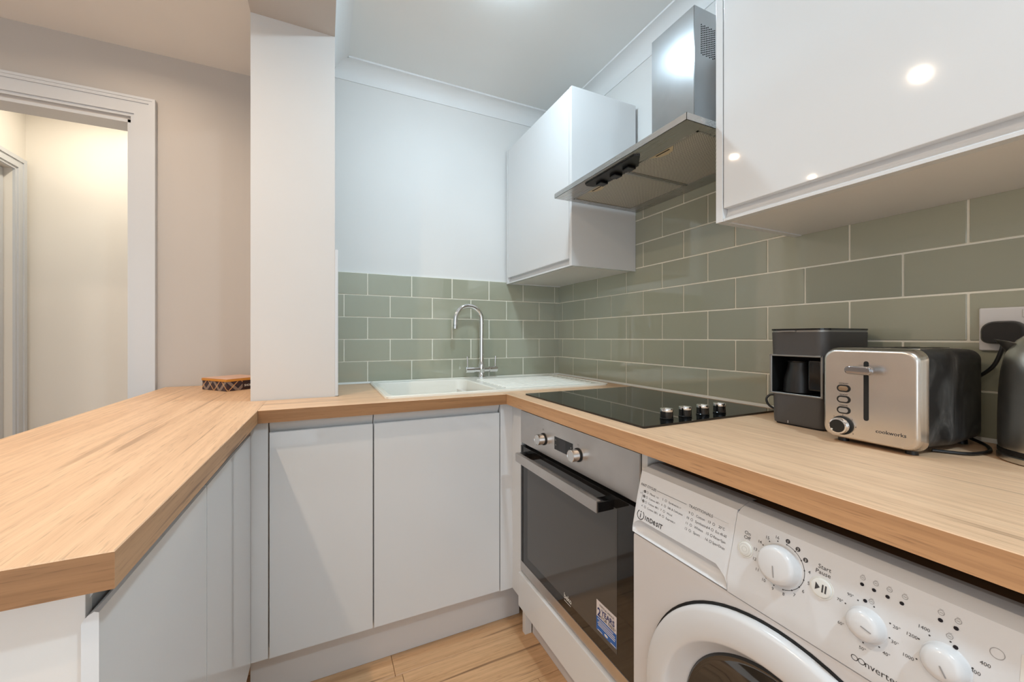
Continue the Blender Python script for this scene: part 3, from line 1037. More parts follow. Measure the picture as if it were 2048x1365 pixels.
# ================================================================== WALL CABINETS
def wall_cabinet(label, y0, y1, z0, z1, door_splits):
    """against the right wall, y0 > y1, front at x = -0.345"""
    XF = -0.345
    t = thing('wall_cabinet', label, 'cabinet', (-0.17, (y0 + y1) / 2, z0), 0, 'white gloss wall cabinets')
    bm = B()
    box(bm, XF, -0.0155, y0, y0 - 0.018, z0, z1, 0.001)
    obj('side_panel', bm, M['white_gloss'], t)
    bm = B()
    box(bm, XF, -0.0155, y1, y1 + 0.018, z0, z1, 0.001)
    obj('side_panel', bm, M['white_gloss'], t)
    bm = B()
    box(bm, XF + 0.022, -0.0155, y0 - 0.018, y1 + 0.018, z0 + 0.003, z0 + 0.02)
    box(bm, XF + 0.022, -0.0155, y0 - 0.018, y1 + 0.018, z1 - 0.018, z1)
    box(bm, -0.025, -0.0155, y0 - 0.018, y1 + 0.018, z0 + 0.02, z1 - 0.018)
    obj('carcass', bm, M['white_carcass'], t)
    bm = B()                                         # curved finger pull under the door
    prof = [(XF + 0.023, z0 + 0.001), (XF + 0.002, z0 + 0.001), (XF + 0.002, z0 + 0.007)]
    for k in range(7):
        a = R(90 * k / 6)
        prof.append((XF + 0.002 + 0.016 * math.sin(a), z0 + 0.007 + 0.030 * (1 - math.cos(a))))
    prof.append((XF + 0.023, z0 + 0.037))
    prism(bm, prof, lambda p: (p[0], y0 - 0.0185, p[1]), lambda p: (p[0], y1 + 0.0185, p[1]))
    obj('grip_rail', bm, M['white_gloss'], t)
    edges = [y0 - 0.0195] + door_splits + [y1 + 0.0195]
    for a, b in zip(edges, edges[1:]):
        bm = B()
        box(bm, XF, XF + 0.019, a - 0.0012, b + 0.0012, z0 + 0.032, z1 - 0.001, 0.0015)
        obj('door', bm, M['white_gloss'], t)
    return t
wall_cabinet('white gloss wall cabinet in the corner left of the cooker hood', -0.0155, -0.620, 1.396, 2.108, [])
wall_cabinet('long white gloss wall cabinet right of the cooker hood', -1.242, -2.19, 1.396, 2.108, [-1.84])

# ================================================================== SINK AND TAP
t = thing('kitchen_sink', 'white inset sink with ribbed drainer below the chrome tap', 'sink', (-0.56, -0.28, TOP))
SZ = TOP + 0.0065
BX0, BX1, BY0, BY1 = -1.022, -0.600, -0.508, -0.078
bm = B()
slab(bm, rrect(SX0, SX1, SY0, SY1, 0.022, 5), [rrect(BX0, BX1, BY0, BY1, 0.05, 6)], TOP + 0.0002, SZ)
obj('rim', bm, M['sink_white'], t, smooth=30)
bm = B()
levels = [(0, SZ), (0.006, SZ - 0.004), (0.010, SZ - 0.03), (0.02, TOP - 0.15), (0.05, TOP - 0.175)]
rings = []
for ins, z in levels:
    rings.append([bm.verts.new((x, y_, z)) for x, y_ in rrect(BX0 + ins, BX1 - ins, BY0 + ins, BY1 - ins, max(0.05 - ins * 0.3, 0.02), 6)])
for a, b in zip(rings, rings[1:]):
    for k in range(len(a)):
        bm.faces.new((a[k], a[(k + 1) % len(a)], b[(k + 1) % len(a)], b[k]))
bm.faces.new(rings[-1])
obj('bowl', bm, M['sink_white'], t)
bm = B(); lathe(bm, [(0.0, 0.0), (0.030, 0.0), (0.038, 0.003), (0.040, 0.0)], (-0.80, -0.30, TOP - 0.1745), (0, 0, 1), 28, cap0=False, cap1=False)
obj('waste', bm, M['satin_chrome'], t)
for i in range(9):
    yy = -0.470 + i * 0.040
    bm = B()
    prism(bm, [(-0.006, 0), (-0.003, 0.0032), (0.003, 0.0032), (0.006, 0)], lambda p: (-0.565, yy + p[0], SZ - 0.0002 + p[1]), lambda p: (-0.14, yy + p[0], SZ - 0.0002 + p[1]))
    obj('drainer_rib', bm, M['sink_white'], t)
bm = B()
for (x0, x1, y0, y1) in ((SX0 + 0.004, SX1 - 0.004, SY0 + 0.003, SY0 + 0.012), (SX0 + 0.004, SX1 - 0.004, SY1 - 0.012, SY1 - 0.003), (SX0 + 0.003, SX0 + 0.012, SY0 + 0.012, SY1 - 0.012), (SX1 - 0.012, SX1 - 0.003, SY0 + 0.012, SY1 - 0.012)):
    box(bm, x0, x1, y0, y1, SZ - 0.001, SZ + 0.003, 0.0012, 2)
obj('raised_edge', bm, M['sink_white'], t)

TX, TY = -0.506, -0.062
t = thing('mixer_tap', 'chrome swan neck mixer tap with two upright levers', 'tap', (TX, TY, SZ))
bm = B(); lathe(bm, [(0.024, 0.0), (0.024, 0.004), (0.019, 0.008), (0.016, 0.02), (0.0155, 0.03), (0.017, 0.04), (0.0165, 0.062), (0.0135, 0.072), (0.0125, 0.080), (0.0108, 0.084)], (TX, TY, SZ), n=32); obj('body', bm, M['chrome'], t)
bm = B()
zc = 1.199
pts = [(TX, TY, SZ + 0.082), (TX, TY, 1.06), (TX, TY, 1.15)]
for k in range(17):
    a = R(k * 180 / 16)
    pts.append((TX - 0.070 + 0.070 * math.cos(a), TY - 0.004 * k / 16, zc + 0.070 * math.sin(a)))
pts += [(TX - 0.1415, TY - 0.005, 1.172)]
tube(bm, pts, 0.0115, 20); obj('spout', bm, M['chrome'], t)
bm = B(); lathe(bm, [(0.0105, 0.0), (0.0115, 0.001), (0.0115, 0.018), (0.0095, 0.019)], (TX - 0.1413, TY - 0.005, 1.172), (-0.04, 0, -1), 24); obj('aerator', bm, M['satin_chrome'], t)
bm = B(); lathe(bm, [(0.0085, -0.085), (0.0135, -0.085), (0.0150, -0.083), (0.0150, -0.042), (0.0125, -0.040), (0.0125, -0.016), (0.0125, 0.016), (0.0125, 0.040), (0.0150, 0.042), (0.0150, 0.083), (0.0135, 0.085), (0.0085, 0.085)], (TX, TY, 0.949), (1, 0, 0), 28); obj('crossbar', bm, M['chrome'], t)
for s in (-1, 1):
    bm = B(); tube(bm, [(TX + s * 0.075, TY, 0.962), (TX + s * 0.0755, TY, 0.99), (TX + s * 0.077, TY, 1.016)], [0.0036, 0.0036, 0.0040], 14); obj('lever', bm, M['chrome'], t)

# ================================================================== WASHING MACHINE
WY0, WY1 = -1.255, -1.850
P0 = Vector((-0.628, 0, 0.715))
E_ = Vector((0.028, 0, 0.107)).normalized()
NO = Vector((-E_.z, 0, E_.x))                     # outward normal of the sloping fascia
def fp(s, t_, d=0.0):
    """fascia point, millimetres along and up; d = millimetres out of the surface"""
    s, t_, d = s / 1000, t_ / 1000, d / 1000
    if t_ >= 0: p = P0 + E_ * t_ + NO * d
    else: p = Vector((-0.628 - d, 0, 0.715 + t_))
    return Vector((p.x, WY0 - s, p.z))
t = thing('washing_machine', 'white front loading washing machine under the cooker worktop', 'washing machine', (-0.34, (WY0 + WY1) / 2, 0))
DYC, DZC = -1.5525, 0.430
bm = B()
box(bm, -0.6265, -0.08, WY0, WY1, 0.012, 0.689, 0.005, 2)
front = [f for f in bm.faces if abs(f.normal.x) > 0.99 and f.calc_center_median().x < -0.62 and f.calc_area() > 0.2]
ring = bmesh.ops.inset_region(bm, faces=front, thickness=0.01)
fc = front[0]                                        # cut the porthole opening out of the front
fz = [v.co.copy() for v in fc.verts]
xf = fc.calc_center_median().x
inner_e = list(fc.edges)
bmesh.ops.delete(bm, geom=[fc], context='FACES_ONLY')
cv = [bm.verts.new((xf, DYC + 0.2 * math.cos(2 * math.pi * k / 64), DZC + 0.2 * math.sin(2 * math.pi * k / 64))) for k in range(64)]
ce = [bm.edges.new((cv[k], cv[(k + 1) % 64])) for k in range(64)]
bmesh.ops.triangle_fill(bm, use_beauty=True, use_dissolve=False, edges=inner_e + ce)
obj('body', bm, M['appliance_body'], t)
for fx in (-0.58, -0.13):
    for fy in (WY0 - 0.05, WY1 + 0.05):
        bm = B(); lathe(bm, [(0.02, 0), (0.02, 0.014)], (fx, fy, 0), n=16); obj('foot', bm, M['black_plastic'], t)
bm = B(); box(bm, -0.564, -0.08, WY0 - 0.003, WY1 + 0.003, 0.812, 0.8275, 0.001, 1); obj('top_board', bm, M['worktop_underside'], t, label='brown top board')
def fascia_profile(dd):
    pr = [(-0.50, 0.691), (-0.628 + dd, 0.691), (-0.628 + dd, 0.715)]
    top = P0 + E_ * 0.104 - NO * dd
    pr.append((top.x, top.z))
    for k in range(1, 6):
        a = k / 5
        pr.append((top.x + 0.032 * math.sin(a * math.pi / 2) , top.z + (0.829 - top.z) * (1 - (1 - a) ** 2) ** 0.7))
    pr.append((-0.562, 0.829)); pr.append((-0.562, 0.80)); pr.append((-0.50, 0.80))
    return pr
bm = B(); prism(bm, fascia_profile(0.0), lambda p: (p[0], WY0 - 0.2185, p[1]), lambda p: (p[0], WY1, p[1])); fa = obj('fascia', bm, M['appliance_white'], t)
bm = B(); prism(bm, fascia_profile(0.021), lambda p: (p[0], WY0, p[1]), lambda p: (p[0], WY0 - 0.2178, p[1])); obj('drawer_tray', bm, M['appliance_body'], t)
# detergent drawer with a scooped grip along the bottom
bm = B()
secs = []
for s in (0.5, 4, 8, 14, 22, 34, 60, 120, 180, 196, 204, 210, 214, 217.7):
    k = min(1.0, max(0.0, min((s - 0.5) / 20, (217.7 - s) / 22)))
    k = k ** 0.5
    up = -14 + 23 * k
    pr_ = [fp(s, 108.4), fp(s, 60), fp(s, up + 0.5), fp(s, up - 1, -13 * k), fp(s, -8 * k - 15 * (1 - k), -15 * k), fp(s, -14 * k - 16 * (1 - k), -12 * k), fp(s, -19, -5 * k), fp(s, -22.5, 0), fp(s, -22.5, -20), fp(s, 108.4, -20)]
    secs.append([bm.verts.new(p) for p in pr_])
for a, b in zip(secs, secs[1:]):
    for k in range(len(a)):
        bm.faces.new((a[k], a[(k + 1) % len(a)], b[(k + 1) % len(a)], b[k]))
bm.faces.new(secs[0][::-1]); bm.faces.new(secs[-1])
dw = obj('detergent_drawer', bm, M['appliance_white'], t, smooth=35)
# top strip over the drawer (rounded)
bm = B()
pr0 = [(p[0], p[1]) for p in fascia_profile(0.0)][3:]
st0 = P0 + E_ * 0.1085
prof = [(st0.x + 0.0, st0.z)] + [p for p in pr0 if p[1] > st0.z + 0.001 and p[0] < -0.561] + [(-0.562, 0.812), (st0.x + 0.02, st0.z)]
prism(bm, prof, lambda p: (p[0], WY0 + 0.0, p[1]), lambda p: (p[0], WY0 - 0.2178, p[1]))
obj('top_strip', bm, M['appliance_white'], t)
# lettering on the drawer
pf = lambda u, v: fp(u, v, 0.25)
items = [('FAST CYCLES', 6, 78.5, 5.0, 'LEFT', 0.98, 0.12), ('TRADITIONALS', 127, 78.5, 5.2, 'LEFT', 0.98),
         ('Mixed', 33, 67, 4.0), ('Cotton 60°', 33, 57, 4.0), ('Cotton 40°', 33, 47, 4.0), ('4', 17, 37, 4.0), ('Cotton 20°', 33, 37, 4.0),
         ('5', 66, 68, 4.0), ('Synthetics', 82, 68, 4.0), ('6', 66, 57.5, 4.0), ('Silk & Delicates', 82, 57.5, 4.0), ('7', 66, 47, 4.0), ('Wool', 82, 47, 4.0), ('8', 66, 37, 4.0), ('Express', 82, 37, 4.0),
         ('9', 129, 67, 4.4), ('Cotton', 145, 67, 4.4), ('10', 126, 57, 4.4), ('Synthetics', 145, 57, 4.4), ('11', 126, 47, 4.4), ('Whites', 145, 47, 4.4), ('12', 126, 37, 4.4), ('Sport', 145, 37, 4.4),
         ('13', 169, 67, 4.4), ('20°C', 190, 67, 4.4, 'LEFT', 0.9), ('14', 169, 57, 4.4), ('Eco 40-60', 186, 57, 4.4, 'LEFT', 0.82), ('15', 169, 47, 4.4), ('Rinse+Spin', 184, 47, 4.4, 'LEFT', 0.82), ('16', 169, 37, 4.4), ('Spin+Drain', 184, 37, 4.4, 'LEFT', 0.82)]
bm = text_bm(items, pf)
quad(bm, pf, 49, 122, 80.6, 81.3)
for v_ in (69, 59, 49): disc(bm, pf, 19.5, v_, 3.1, 14)
for (u_, v_) in ((27, 69), (27, 59), (27, 49), (27, 39), (75, 70), (75, 59.5), (75, 49), (75, 39), (137, 69), (138, 59), (138, 49), (138, 39), (181, 69), (180, 59), (180, 49), (180, 39)):
    disc(bm, pf, u_, v_, 2.5, 9, 1.9)
for (v_, w_) in ((52, 8), (62, 8)): quad(bm, pf, 14.0, 14.6, v_ - 4, v_ + w_)
flat_obj('programme_print', bm, M['print_grey'], dw)
pw = lambda u, v: fp(u, v, 0.5)
bm = text_bm([('1', 19.5, 67.2, 3.6, 'CENTER'), ('2', 19.5, 57.2, 3.6, 'CENTER'), ('3', 19.5, 47.2, 3.6, 'CENTER')], pw)
flat_obj('white_numerals', bm, M['print_white'], dw)
bm = text_bm([("1:00", 49, 67, 3.2), ("0:59", 54, 57, 3.2), ("0:45", 54, 47, 3.2), ("0:30", 54, 37, 3.2), ("0:59", 104, 68, 3.2), ("0:20", 97, 37, 3.2), ('45\'', 7, 61, 3.6)], pf)
quad(bm, pf, 170, 207, 80.8, 81.1)
flat_obj('pale_print', bm, M['print_light'], dw)
bm = text_bm([('n', 36.2, 14.5, 11.5, 'LEFT', 0.95, 0.35), ('D', 44.8, 14.5, 8.6, 'LEFT', 0.95, 0.35), ('e', 53.4, 14.5, 11.5, 'LEFT', 0.9, 0.35), ('s', 61.6, 14.5, 11.5, 'LEFT', 0.9, 0.35), ('T', 71.0, 14.5, 8.6, 'LEFT', 0.95, 0.35)], pf)
quad(bm, pf, 32.6, 34.3, 14.5, 23.1); quad(bm, pf, 68.6, 70.3, 14.5, 23.1)
disc(bm, pf, 19.5, 20, 10, 26, 8.3, -235, 55)
quad(bm, pf, 18.5, 20.5, 14, 23); disc(bm, pf, 19.5, 26.3, 1.5, 10)
flat_obj('logo', bm, M['print_grey'], dw)
# buttons and dials
def button(s, t_, r, h, name='button'):
    bm = B(); o_ = fp(s, t_)
    lathe(bm, [(r + 0.0022, 0.0), (r + 0.0020, 0.0007), (r + 0.0004, 0.0003), (r, 0.0008), (r - 0.0004, h), (r - 0.002, h + 0.0006), (0, h + 0.0006)], o_, NO, 32)
    return obj(name, bm, M['button_white'], fa)
button(240, 55, 0.0105, 0.002); button(346.5, 54, 0.0120, 0.0025)
def pn(h):
    return lambda u, v: fp(u, v, h)
bm = B(); disc(bm, pn(2.9), 240, 55, 4.2, 20, 3.7); disc(bm, pn(2.9), 240, 55, 8.0, 24, 7.6)
flat_obj('power_symbol', bm, M['print_pale'], fa)
bm = B()
bm.faces.new([bm.verts.new(pn(3.5)(*p)) for p in ((340.5, 49.5), (346, 54.5), (340.5, 59.5))])
quad(bm, pn(3.5), 348.2, 350, 49.5, 59.5); quad(bm, pn(3.5), 351.8, 353.6, 49.5, 59.5)
flat_obj('start_symbol', bm, M['print_grey'], fa)
def dial(s, t_, r, h, ang):
    o_ = fp(s, t_)
    bm = B(); lathe(bm, [(r + 0.0015, 0.0), (r, 0.002), (r - 0.0012, h * 0.62), (r - 0.0035, h * 0.86), (r - 0.008, h * 0.97), (0.0, h)], o_, NO, 44)
    k_ = obj('dial', bm, M['appliance_white'], fa, smooth=60)
    bm = B()
    n_ = 8
    yv = Vector((0, -1, 0)); dirv = yv * math.cos(R(ang)) + E_ * math.sin(R(ang)); sd = NO.cross(dirv)
    L_ = [o_ + dirv * (r * q) + NO * (h * (1.0 if q < 0.6 else 0.97) + 0.0004) for q in (0.05, 0.35, 0.62)]
    vs_ = [(bm.verts.new(p + sd * 0.0007), bm.verts.new(p - sd * 0.0007)) for p in L_]
    for a, b in zip(vs_, vs_[1:]): bm.faces.new((a[0], a[1], b[1], b[0]))
    flat_obj('marker', bm, M['print_light'], k_)
dial(293, 57, 0.0275, 0.020, -78)
dial(397, 38, 0.0185, 0.017, -15)
dial(465, 41, 0.0185, 0.017, -60)
items = []
bm2 = B()
for i in range(16):                       # programme numbers clockwise from the top
    a = R(90 - 8 - i * 22.5)
    u_, v_ = 293 + 38.5 * math.cos(a), 57 + 37.5 * math.sin(a)
    if i > 2: items.append((str(i + 1), u_, v_ - 2.2, 4.4, 'CENTER'))
    else: disc(bm2, pf, u_, v_, 3.2, 16)
    disc(bm2, pf, 293 + 32.2 * math.cos(a), 57 + 32.2 * math.sin(a), 1.0, 8)
disc(bm2, pf, 293, 57, 32.5, 40, 31.8, -75, 82)
merge(bm2, text_bm(items + [('On', 240, 77.5, 5.6, 'CENTER'), ('Off', 240, 70.2, 5.6, 'CENTER'), ('Start', 347, 78, 5.6, 'CENTER'), ('Pause', 346, 70.8, 5.6, 'CENTER')], pf))
T2 = [('90°', 378, 63), ('✳', 398, 66), ('20°', 424, 52), ('30°', 424, 35), ('40°', 418, 18), ('50°', 396, 9), ('60°', 372, 24), ('70°', 368, 51)]
dots2 = [(386, 61), (402, 62.5), (418, 53), (419, 37), (411, 21), (396, 16), (374, 50)]
for u_, v_ in dots2: disc(bm2, pf, u_, v_, 0.9, 8)
T3 = [('1400', 446, 66), ('1200', 437, 52), ('1000', 436, 28), ('800', 486, 48), ('400', 492, 60), ('600', 492, 30)]
for u_, v_ in ((451, 61), (467, 65), (443, 52), (484, 50), (486, 32), (443, 30)): disc(bm2, pf, u_, v_, 0.9, 8)
merge(bm2, text_bm([(a, b, c - 2, 3.6, 'CENTER') for a, b, c in T2 + T3 if a != '✳'], pf))
bm3 = B()
for (u_, v_) in ((388, 90), (401, 90), (414, 90), (428, 89.5), (458, 90), (471, 89), (466, 70), (399, 67)):
    disc(bm3, pf, u_, v_, 2.8, 10, 2.3); quad(bm3, pf, u_ - 1.6, u_ + 1.6, v_ + 3.2, v_ + 3.6); quad(bm3, pf, u_ - 1.4, u_ + 1.4, v_ - 0.3, v_ + 0.3)
disc(bm3, pf, 499, 75, 5.2, 24, 4.7)
flat_obj('icons', bm3, M['print_light'], fa)
merge(bm2, text_bm([('nverter', 399, -10.5, 8.0, 'LEFT', 0.95)], pf))
disc(bm2, pf, 389, -7, 3.6, 20, 2.8); disc(bm2, pf, 396, -7, 3.6, 20, 2.8)
flat_obj('fascia_print', bm2, M['print_grey'], fa)
bm = text_bm([(str(i + 1), 293 + 38.5 * math.cos(R(82 - i * 22.5)), 55 + 37.5 * math.sin(R(82 - i * 22.5)), 3.8, 'CENTER') for i in range(3)], pw)
flat_obj('white_numerals', bm, M['print_white'], fa)
for (u_, v_) in ((388, 82), (400, 81.5), (413, 81), (426, 81), (393, 64.5), (458, 82), (470, 81), (471, 62)):
    bm = B(); c_ = fp(u_, v_)
    lathe(bm, [(0.0021, 0.0), (0.0021, 0.0006), (0, 0.0006)], c_, NO, 8); obj('led', bm, M['led_black'], fa)
bm = B(); quad(bm, pf, 514, 560, 60, 85); flat_obj('info_panel', bm, M['print_white'], fa)
# porthole door
bm = B(); lathe(bm, [(0.2505, 0.0), (0.2505, 0.0012), (0.240, 0.0014)], (-0.6265, DYC, DZC), (-1, 0, 0), 72, cap0=False, cap1=False); obj('door_gap', bm, M['matt_black'], t)
bm = B(); lathe(bm, [(0.2455, 0.0008), (0.2460, 0.008), (0.2440, 0.014), (0.2390, 0.018), (0.222, 0.0215), (0.205, 0.0220), (0.198, 0.0210), (0.194, 0.018), (0.184, 0.004), (0.1715, -0.012)], (-0.6265, DYC, DZC), (-1, 0, 0), 96, cap0=False, cap1=False)
pd_ = obj('door', bm, M['appliance_white'], t, smooth=60)
bm = B(); lathe(bm, [(0.1725, -0.0135), (0.168, -0.0085), (0.160, -0.011), (0.140, -0.026), (0.10, -0.042), (0.05, -0.051), (0, -0.053)], (-0.6265, DYC, DZC), (-1, 0, 0), 72, cap0=False)
obj('glass_bowl', bm, M['door_bowl_glass'], pd_, smooth=60)
# ================================================================== COFFEE MAKER
t = thing('coffee_maker', 'anthracite coffee maker with a dark pot inside, beside the toaster', 'coffee maker', (-0.128, -1.358, TOP), R(-1.5))
def rr_sec(bm, x0, x1, y0, y1, r, z, n=6):
    return [bm.verts.new((x, y_, z)) for x, y_ in rrect(x0, x1, y0, y1, r, n)]
def loft(bm, secs, cap=True):
    for a, b in zip(secs, secs[1:]):
        for k in range(len(a)):
            bm.faces.new((a[k], a[(k + 1) % len(a)], b[(k + 1) % len(a)], b[k]))
    if cap:
        bm.faces.new(secs[0][::-1]); bm.faces.new(secs[-1])
CW, CD = 0.0575, 0.092
bm = B(); loft(bm, [rr_sec(bm, -CD + 0.003, CD, -CW, CW, 0.016, 0.004), rr_sec(bm, -CD + 0.001, CD, -CW - 0.001, CW + 0.001, 0.018, 0.012), rr_sec(bm, -CD, CD, -CW - 0.002, CW + 0.002, 0.018, 0.076)])
obj('base', bm, M['anthracite'], t, local=True)
bm = B(); loft(bm, [rr_sec(bm, -CD + 0.006, CD - 0.004, -CW + 0.004, CW - 0.004, 0.014, 0.0), rr_sec(bm, -CD + 0.006, CD - 0.004, -CW + 0.004, CW - 0.004, 0.014, 0.004)]); obj('foot', bm, M['matt_black'], t, local=True)
bm = B()
box(bm, -0.02, CD - 0.001, -CW - 0.002, CW + 0.002, 0.0755, 0.1665)
box(bm, -CD + 0.004, -0.02, CW - 0.002, CW + 0.003, 0.0755, 0.1665)
box(bm, -CD + 0.004, -0.02, -CW - 0.003, -CW + 0.002, 0.0755, 0.1665)
obj('rear_column', bm, M['anthracite'], t, local=True)
bm = B()
box(bm, -0.0215, -0.0205, -CW, CW, 0.076, 0.166)
box(bm, -CD + 0.004, -0.021, -CW + 0.002, CW - 0.002, 0.0762, 0.0768)
box(bm, -CD + 0.004, -0.021, -CW + 0.002, CW - 0.002, 0.1652, 0.166)
for s in (-1, 1): box(bm, -CD + 0.003, -0.021, s * (CW - 0.0022), s * (CW - 0.0030), 0.0762, 0.166)
obj('cavity', bm, M['matt_black'], t, local=True)
bm = B(); loft(bm, [rr_sec(bm, -CD - 0.001, CD, -CW - 0.003, CW + 0.003, 0.020, 0.1665), rr_sec(bm, -CD - 0.003, CD, -CW - 0.005, CW + 0.005, 0.022, 0.224)]); obj('head', bm, M['anthracite'], t, local=True)
bm = B(); loft(bm, [rr_sec(bm, -CD - 0.002, CD, -CW - 0.004, CW + 0.004, 0.022, 0.2242), rr_sec(bm, -CD - 0.002, CD, -CW - 0.004, CW + 0.004, 0.022, 0.2285)]); obj('trim_band', bm, M['grey_trim'], t, local=True)
bm = B(); loft(bm, [rr_sec(bm, -CD - 0.004, CD, -CW - 0.006, CW + 0.006, 0.023, 0.2287), rr_sec(bm, -CD - 0.004, CD, -CW - 0.006, CW + 0.006, 0.023, 0.2325)])
ld = obj('lid', bm, M['black_gloss'], t, local=True)
bm = B(); box(bm, -CD - 0.0065, -CD + 0.01, -0.002, 0.030, 0.2246, 0.2284, 0.0008, 1); obj('lid_tab', bm, M['grey_trim'], ld, local=True)
bm = B()                                                    # bright frame round the opening
fx = -CD - 0.0015
box(bm, fx, fx + 0.004, CW - 0.003, CW + 0.0025, 0.074, 0.170, 0.0008, 1)
box(bm, fx, fx + 0.004, -CW + 0.006, -CW + 0.001, 0.074, 0.170, 0.0008, 1)
box(bm, fx, fx + 0.004, -CW + 0.001, CW + 0.0025, 0.0735, 0.0775, 0.0008, 1)
box(bm, fx, fx + 0.004, -CW + 0.001, CW + 0.0025, 0.166, 0.170, 0.0008, 1)
obj('opening_frame', bm, M['grey_trim'], t, local=True)
bm = B(); lathe(bm, [(0.030, 0.0), (0.033, 0.003), (0.031, 0.035), (0.024, 0.062), (0.023, 0.074), (0.026, 0.078), (0.0, 0.078)], (-0.056, 0.012, 0.077), n=32)
pot = obj('coffee_pot', bm, M['black_plastic'], t, local=True)
bm = B(); box(bm, -0.086, -0.074, -0.050, -0.022, 0.088, 0.158, 0.004, 2); obj('pot_handle', bm, M['black_gloss'], t, local=True)
bm = B(); tube(bm, spline([(-0.050, CW + 0.001, 0.060), (-0.055, CW + 0.022, 0.064), (-0.062, CW + 0.030, 0.052), (-0.060, CW + 0.022, 0.034), (-0.045, CW - 0.004, 0.020)]), 0.0028, 10); obj('power_cord', bm, M['black_plastic'], t, local=True)
bm = B(); quad(bm, lambda u, v: (-CD - 0.0006, u, v), 0.0165, 0.0178, 0.006, 0.012); flat_obj('level_mark', bm, M['print_white'], t, local=True)

# ================================================================== TOASTER
# local frame: x = depth towards the wall, y = towards the corner, front face at x = 0
TR = R(-2.0)
t = thing('toaster', 'brushed steel toaster with black sides and chrome lever', 'toaster', (-0.2935, -1.5185, TOP), TR)
HW = 0.0735
def tp(u, v, d=0.0):
    """front plate: u mm from left edge, v mm above worktop, d mm proud"""
    return Vector((-d / 1000, HW - u / 1000, v / 1000))
def plate_sec(bm, x, ins, n=7):
    pts = rrect(-HW + ins, HW - ins, 0.010 + ins, 0.188 - ins, 0.020, n)
    return [bm.verts.new((x, p[0], p[1])) for p in pts]
bm = B(); loft(bm, [plate_sec(bm, 0.0, 0.006), plate_sec(bm, 0.0015, 0.0025), plate_sec(bm, 0.006, 0.0), plate_sec(bm, 0.012, 0.0), plate_sec(bm, 0.015, -0.002), plate_sec(bm, 0.024, -0.003), plate_sec(bm, 0.027, 0.0)])
fr_ = obj('front_plate', bm, M['toaster_steel'], t, local=True, smooth=50)
bm = B(); loft(bm, [plate_sec(bm, 0.027, 0.001), plate_sec(bm, 0.04, 0.0005), plate_sec(bm, 0.14, -0.003), plate_sec(bm, 0.235, 0.0), plate_sec(bm, 0.250, 0.008), plate_sec(bm, 0.255, 0.016)])
obj('body', bm, M['smeared_black'], t, local=True, smooth=50)
bm = B(); prism(bm, rrect(0.05, 0.235, -0.052, 0.052, 0.015), lambda p: (p[0], p[1], 0.1885), lambda p: (p[0], p[1], 0.1905)); obj('top_plate', bm, M['toaster_steel'], t, local=True)
for s in (-1, 1):
    bm = B(); box(bm, 0.06, 0.225, s * 0.022 - 0.012, s * 0.022 + 0.012, 0.1890, 0.1912); obj('bread_slot', bm, M['matt_black'], t, local=True)
for fx in (0.03, 0.22):
    for fy in (-0.052, 0.052):
        bm = B(); lathe(bm, [(0.009, 0), (0.008, 0.011)], (fx, fy, 0.0), n=14); obj('foot', bm, M['black_plastic'], t, local=True)
bm = B(); prism(bm, rrect(68.5, 76.5, 52, 166, 3.9, 5), lambda p: tp(p[0], p[1], -1), lambda p: tp(p[0], p[1], 0.3)); bm.transform(world_of(t)); obj('lever_slot', bm, M['matt_black'], fr_)
bm = B()
secs = []
for d, kx, kz in ((0.3, 0.35, 0.4), (6, 0.5, 0.5), (12, 0.95, 0.9), (20, 1.0, 1.0), (26, 0.96, 0.9), (28, 0.85, 0.7)):
    secs.append([bm.verts.new(tp(71 + (q[0]) * kx, 149 + q[1] * kz, d)) for q in rrect(-21.5, 21.5, -8.5, 8.5, 8.0, 5)])
loft(bm, secs); bm.transform(world_of(t)); obj('lever', bm, M['dark_chrome'], fr_, smooth=50)
for k, (v_, mt) in enumerate(((110, 'chrome'), (88, 'toaster_steel'), (66.5, 'satin_chrome'))):
    def st_(p, d): return tp(36.5 + p[0], v_ + p[1], d)
    bm = B(); prism(bm, rrect(-11.5, 11.5, -7.2, 7.2, 7.1, 6), lambda p: st_(p, -0.5), lambda p: st_(p, 0.7)); bm.transform(world_of(t)); bo = obj('button_surround', bm, M['black_plastic'], fr_)
    bm = B(); prism(bm, rrect(-8.2, 8.2, -4.6, 4.6, 4.5, 6), lambda p: st_(p, 0.6), lambda p: st_(p, 2.2)); bm.transform(world_of(t)); obj('button', bm, M[mt], fr_)
wt = world_of(t)
bm = text_bm([('DEFROST', 36.5, 118.5, 2.6, 'CENTER'), ('REHEAT', 36.5, 96.2, 2.6, 'CENTER'), ('CANCEL', 36.5, 74.6, 2.6, 'CENTER'), ('cookworks', 86.5, 33, 6.6, 'LEFT', 1.02, 0.1),
              ('1', 20, 50, 3, 'CENTER'), ('2', 35, 55, 3, 'CENTER'), ('3', 50, 48, 3, 'CENTER'), ('4', 56, 35, 3, 'CENTER'), ('5', 52, 21, 3, 'CENTER')], lambda u, v: wt @ tp(u, v, 0.35))
flat_obj('print', bm, M['print_grey'], fr_)
bm = B(); o_ = wt @ tp(34, 36); ax_ = wt.to_3x3() @ Vector((-1, 0, 0))
lathe(bm, [(0.0185, 0.0), (0.0185, 0.003), (0.0165, 0.004)], o_, ax_, 36); obj('dial_base', bm, M['matt_black'], fr_)
bm = B(); lathe(bm, [(0.0158, 0.003), (0.0160, 0.014), (0.0150, 0.0165), (0.0125, 0.0170)], o_, ax_, 36, cap1=False); obj('dial_rim', bm, M['chrome'], fr_)
bm = B(); lathe(bm, [(0.0127, 0.0165), (0.0125, 0.0180), (0.0, 0.0182)], o_, ax_, 36, cap0=False); obj('dial', bm, M['black_plastic'], fr_)
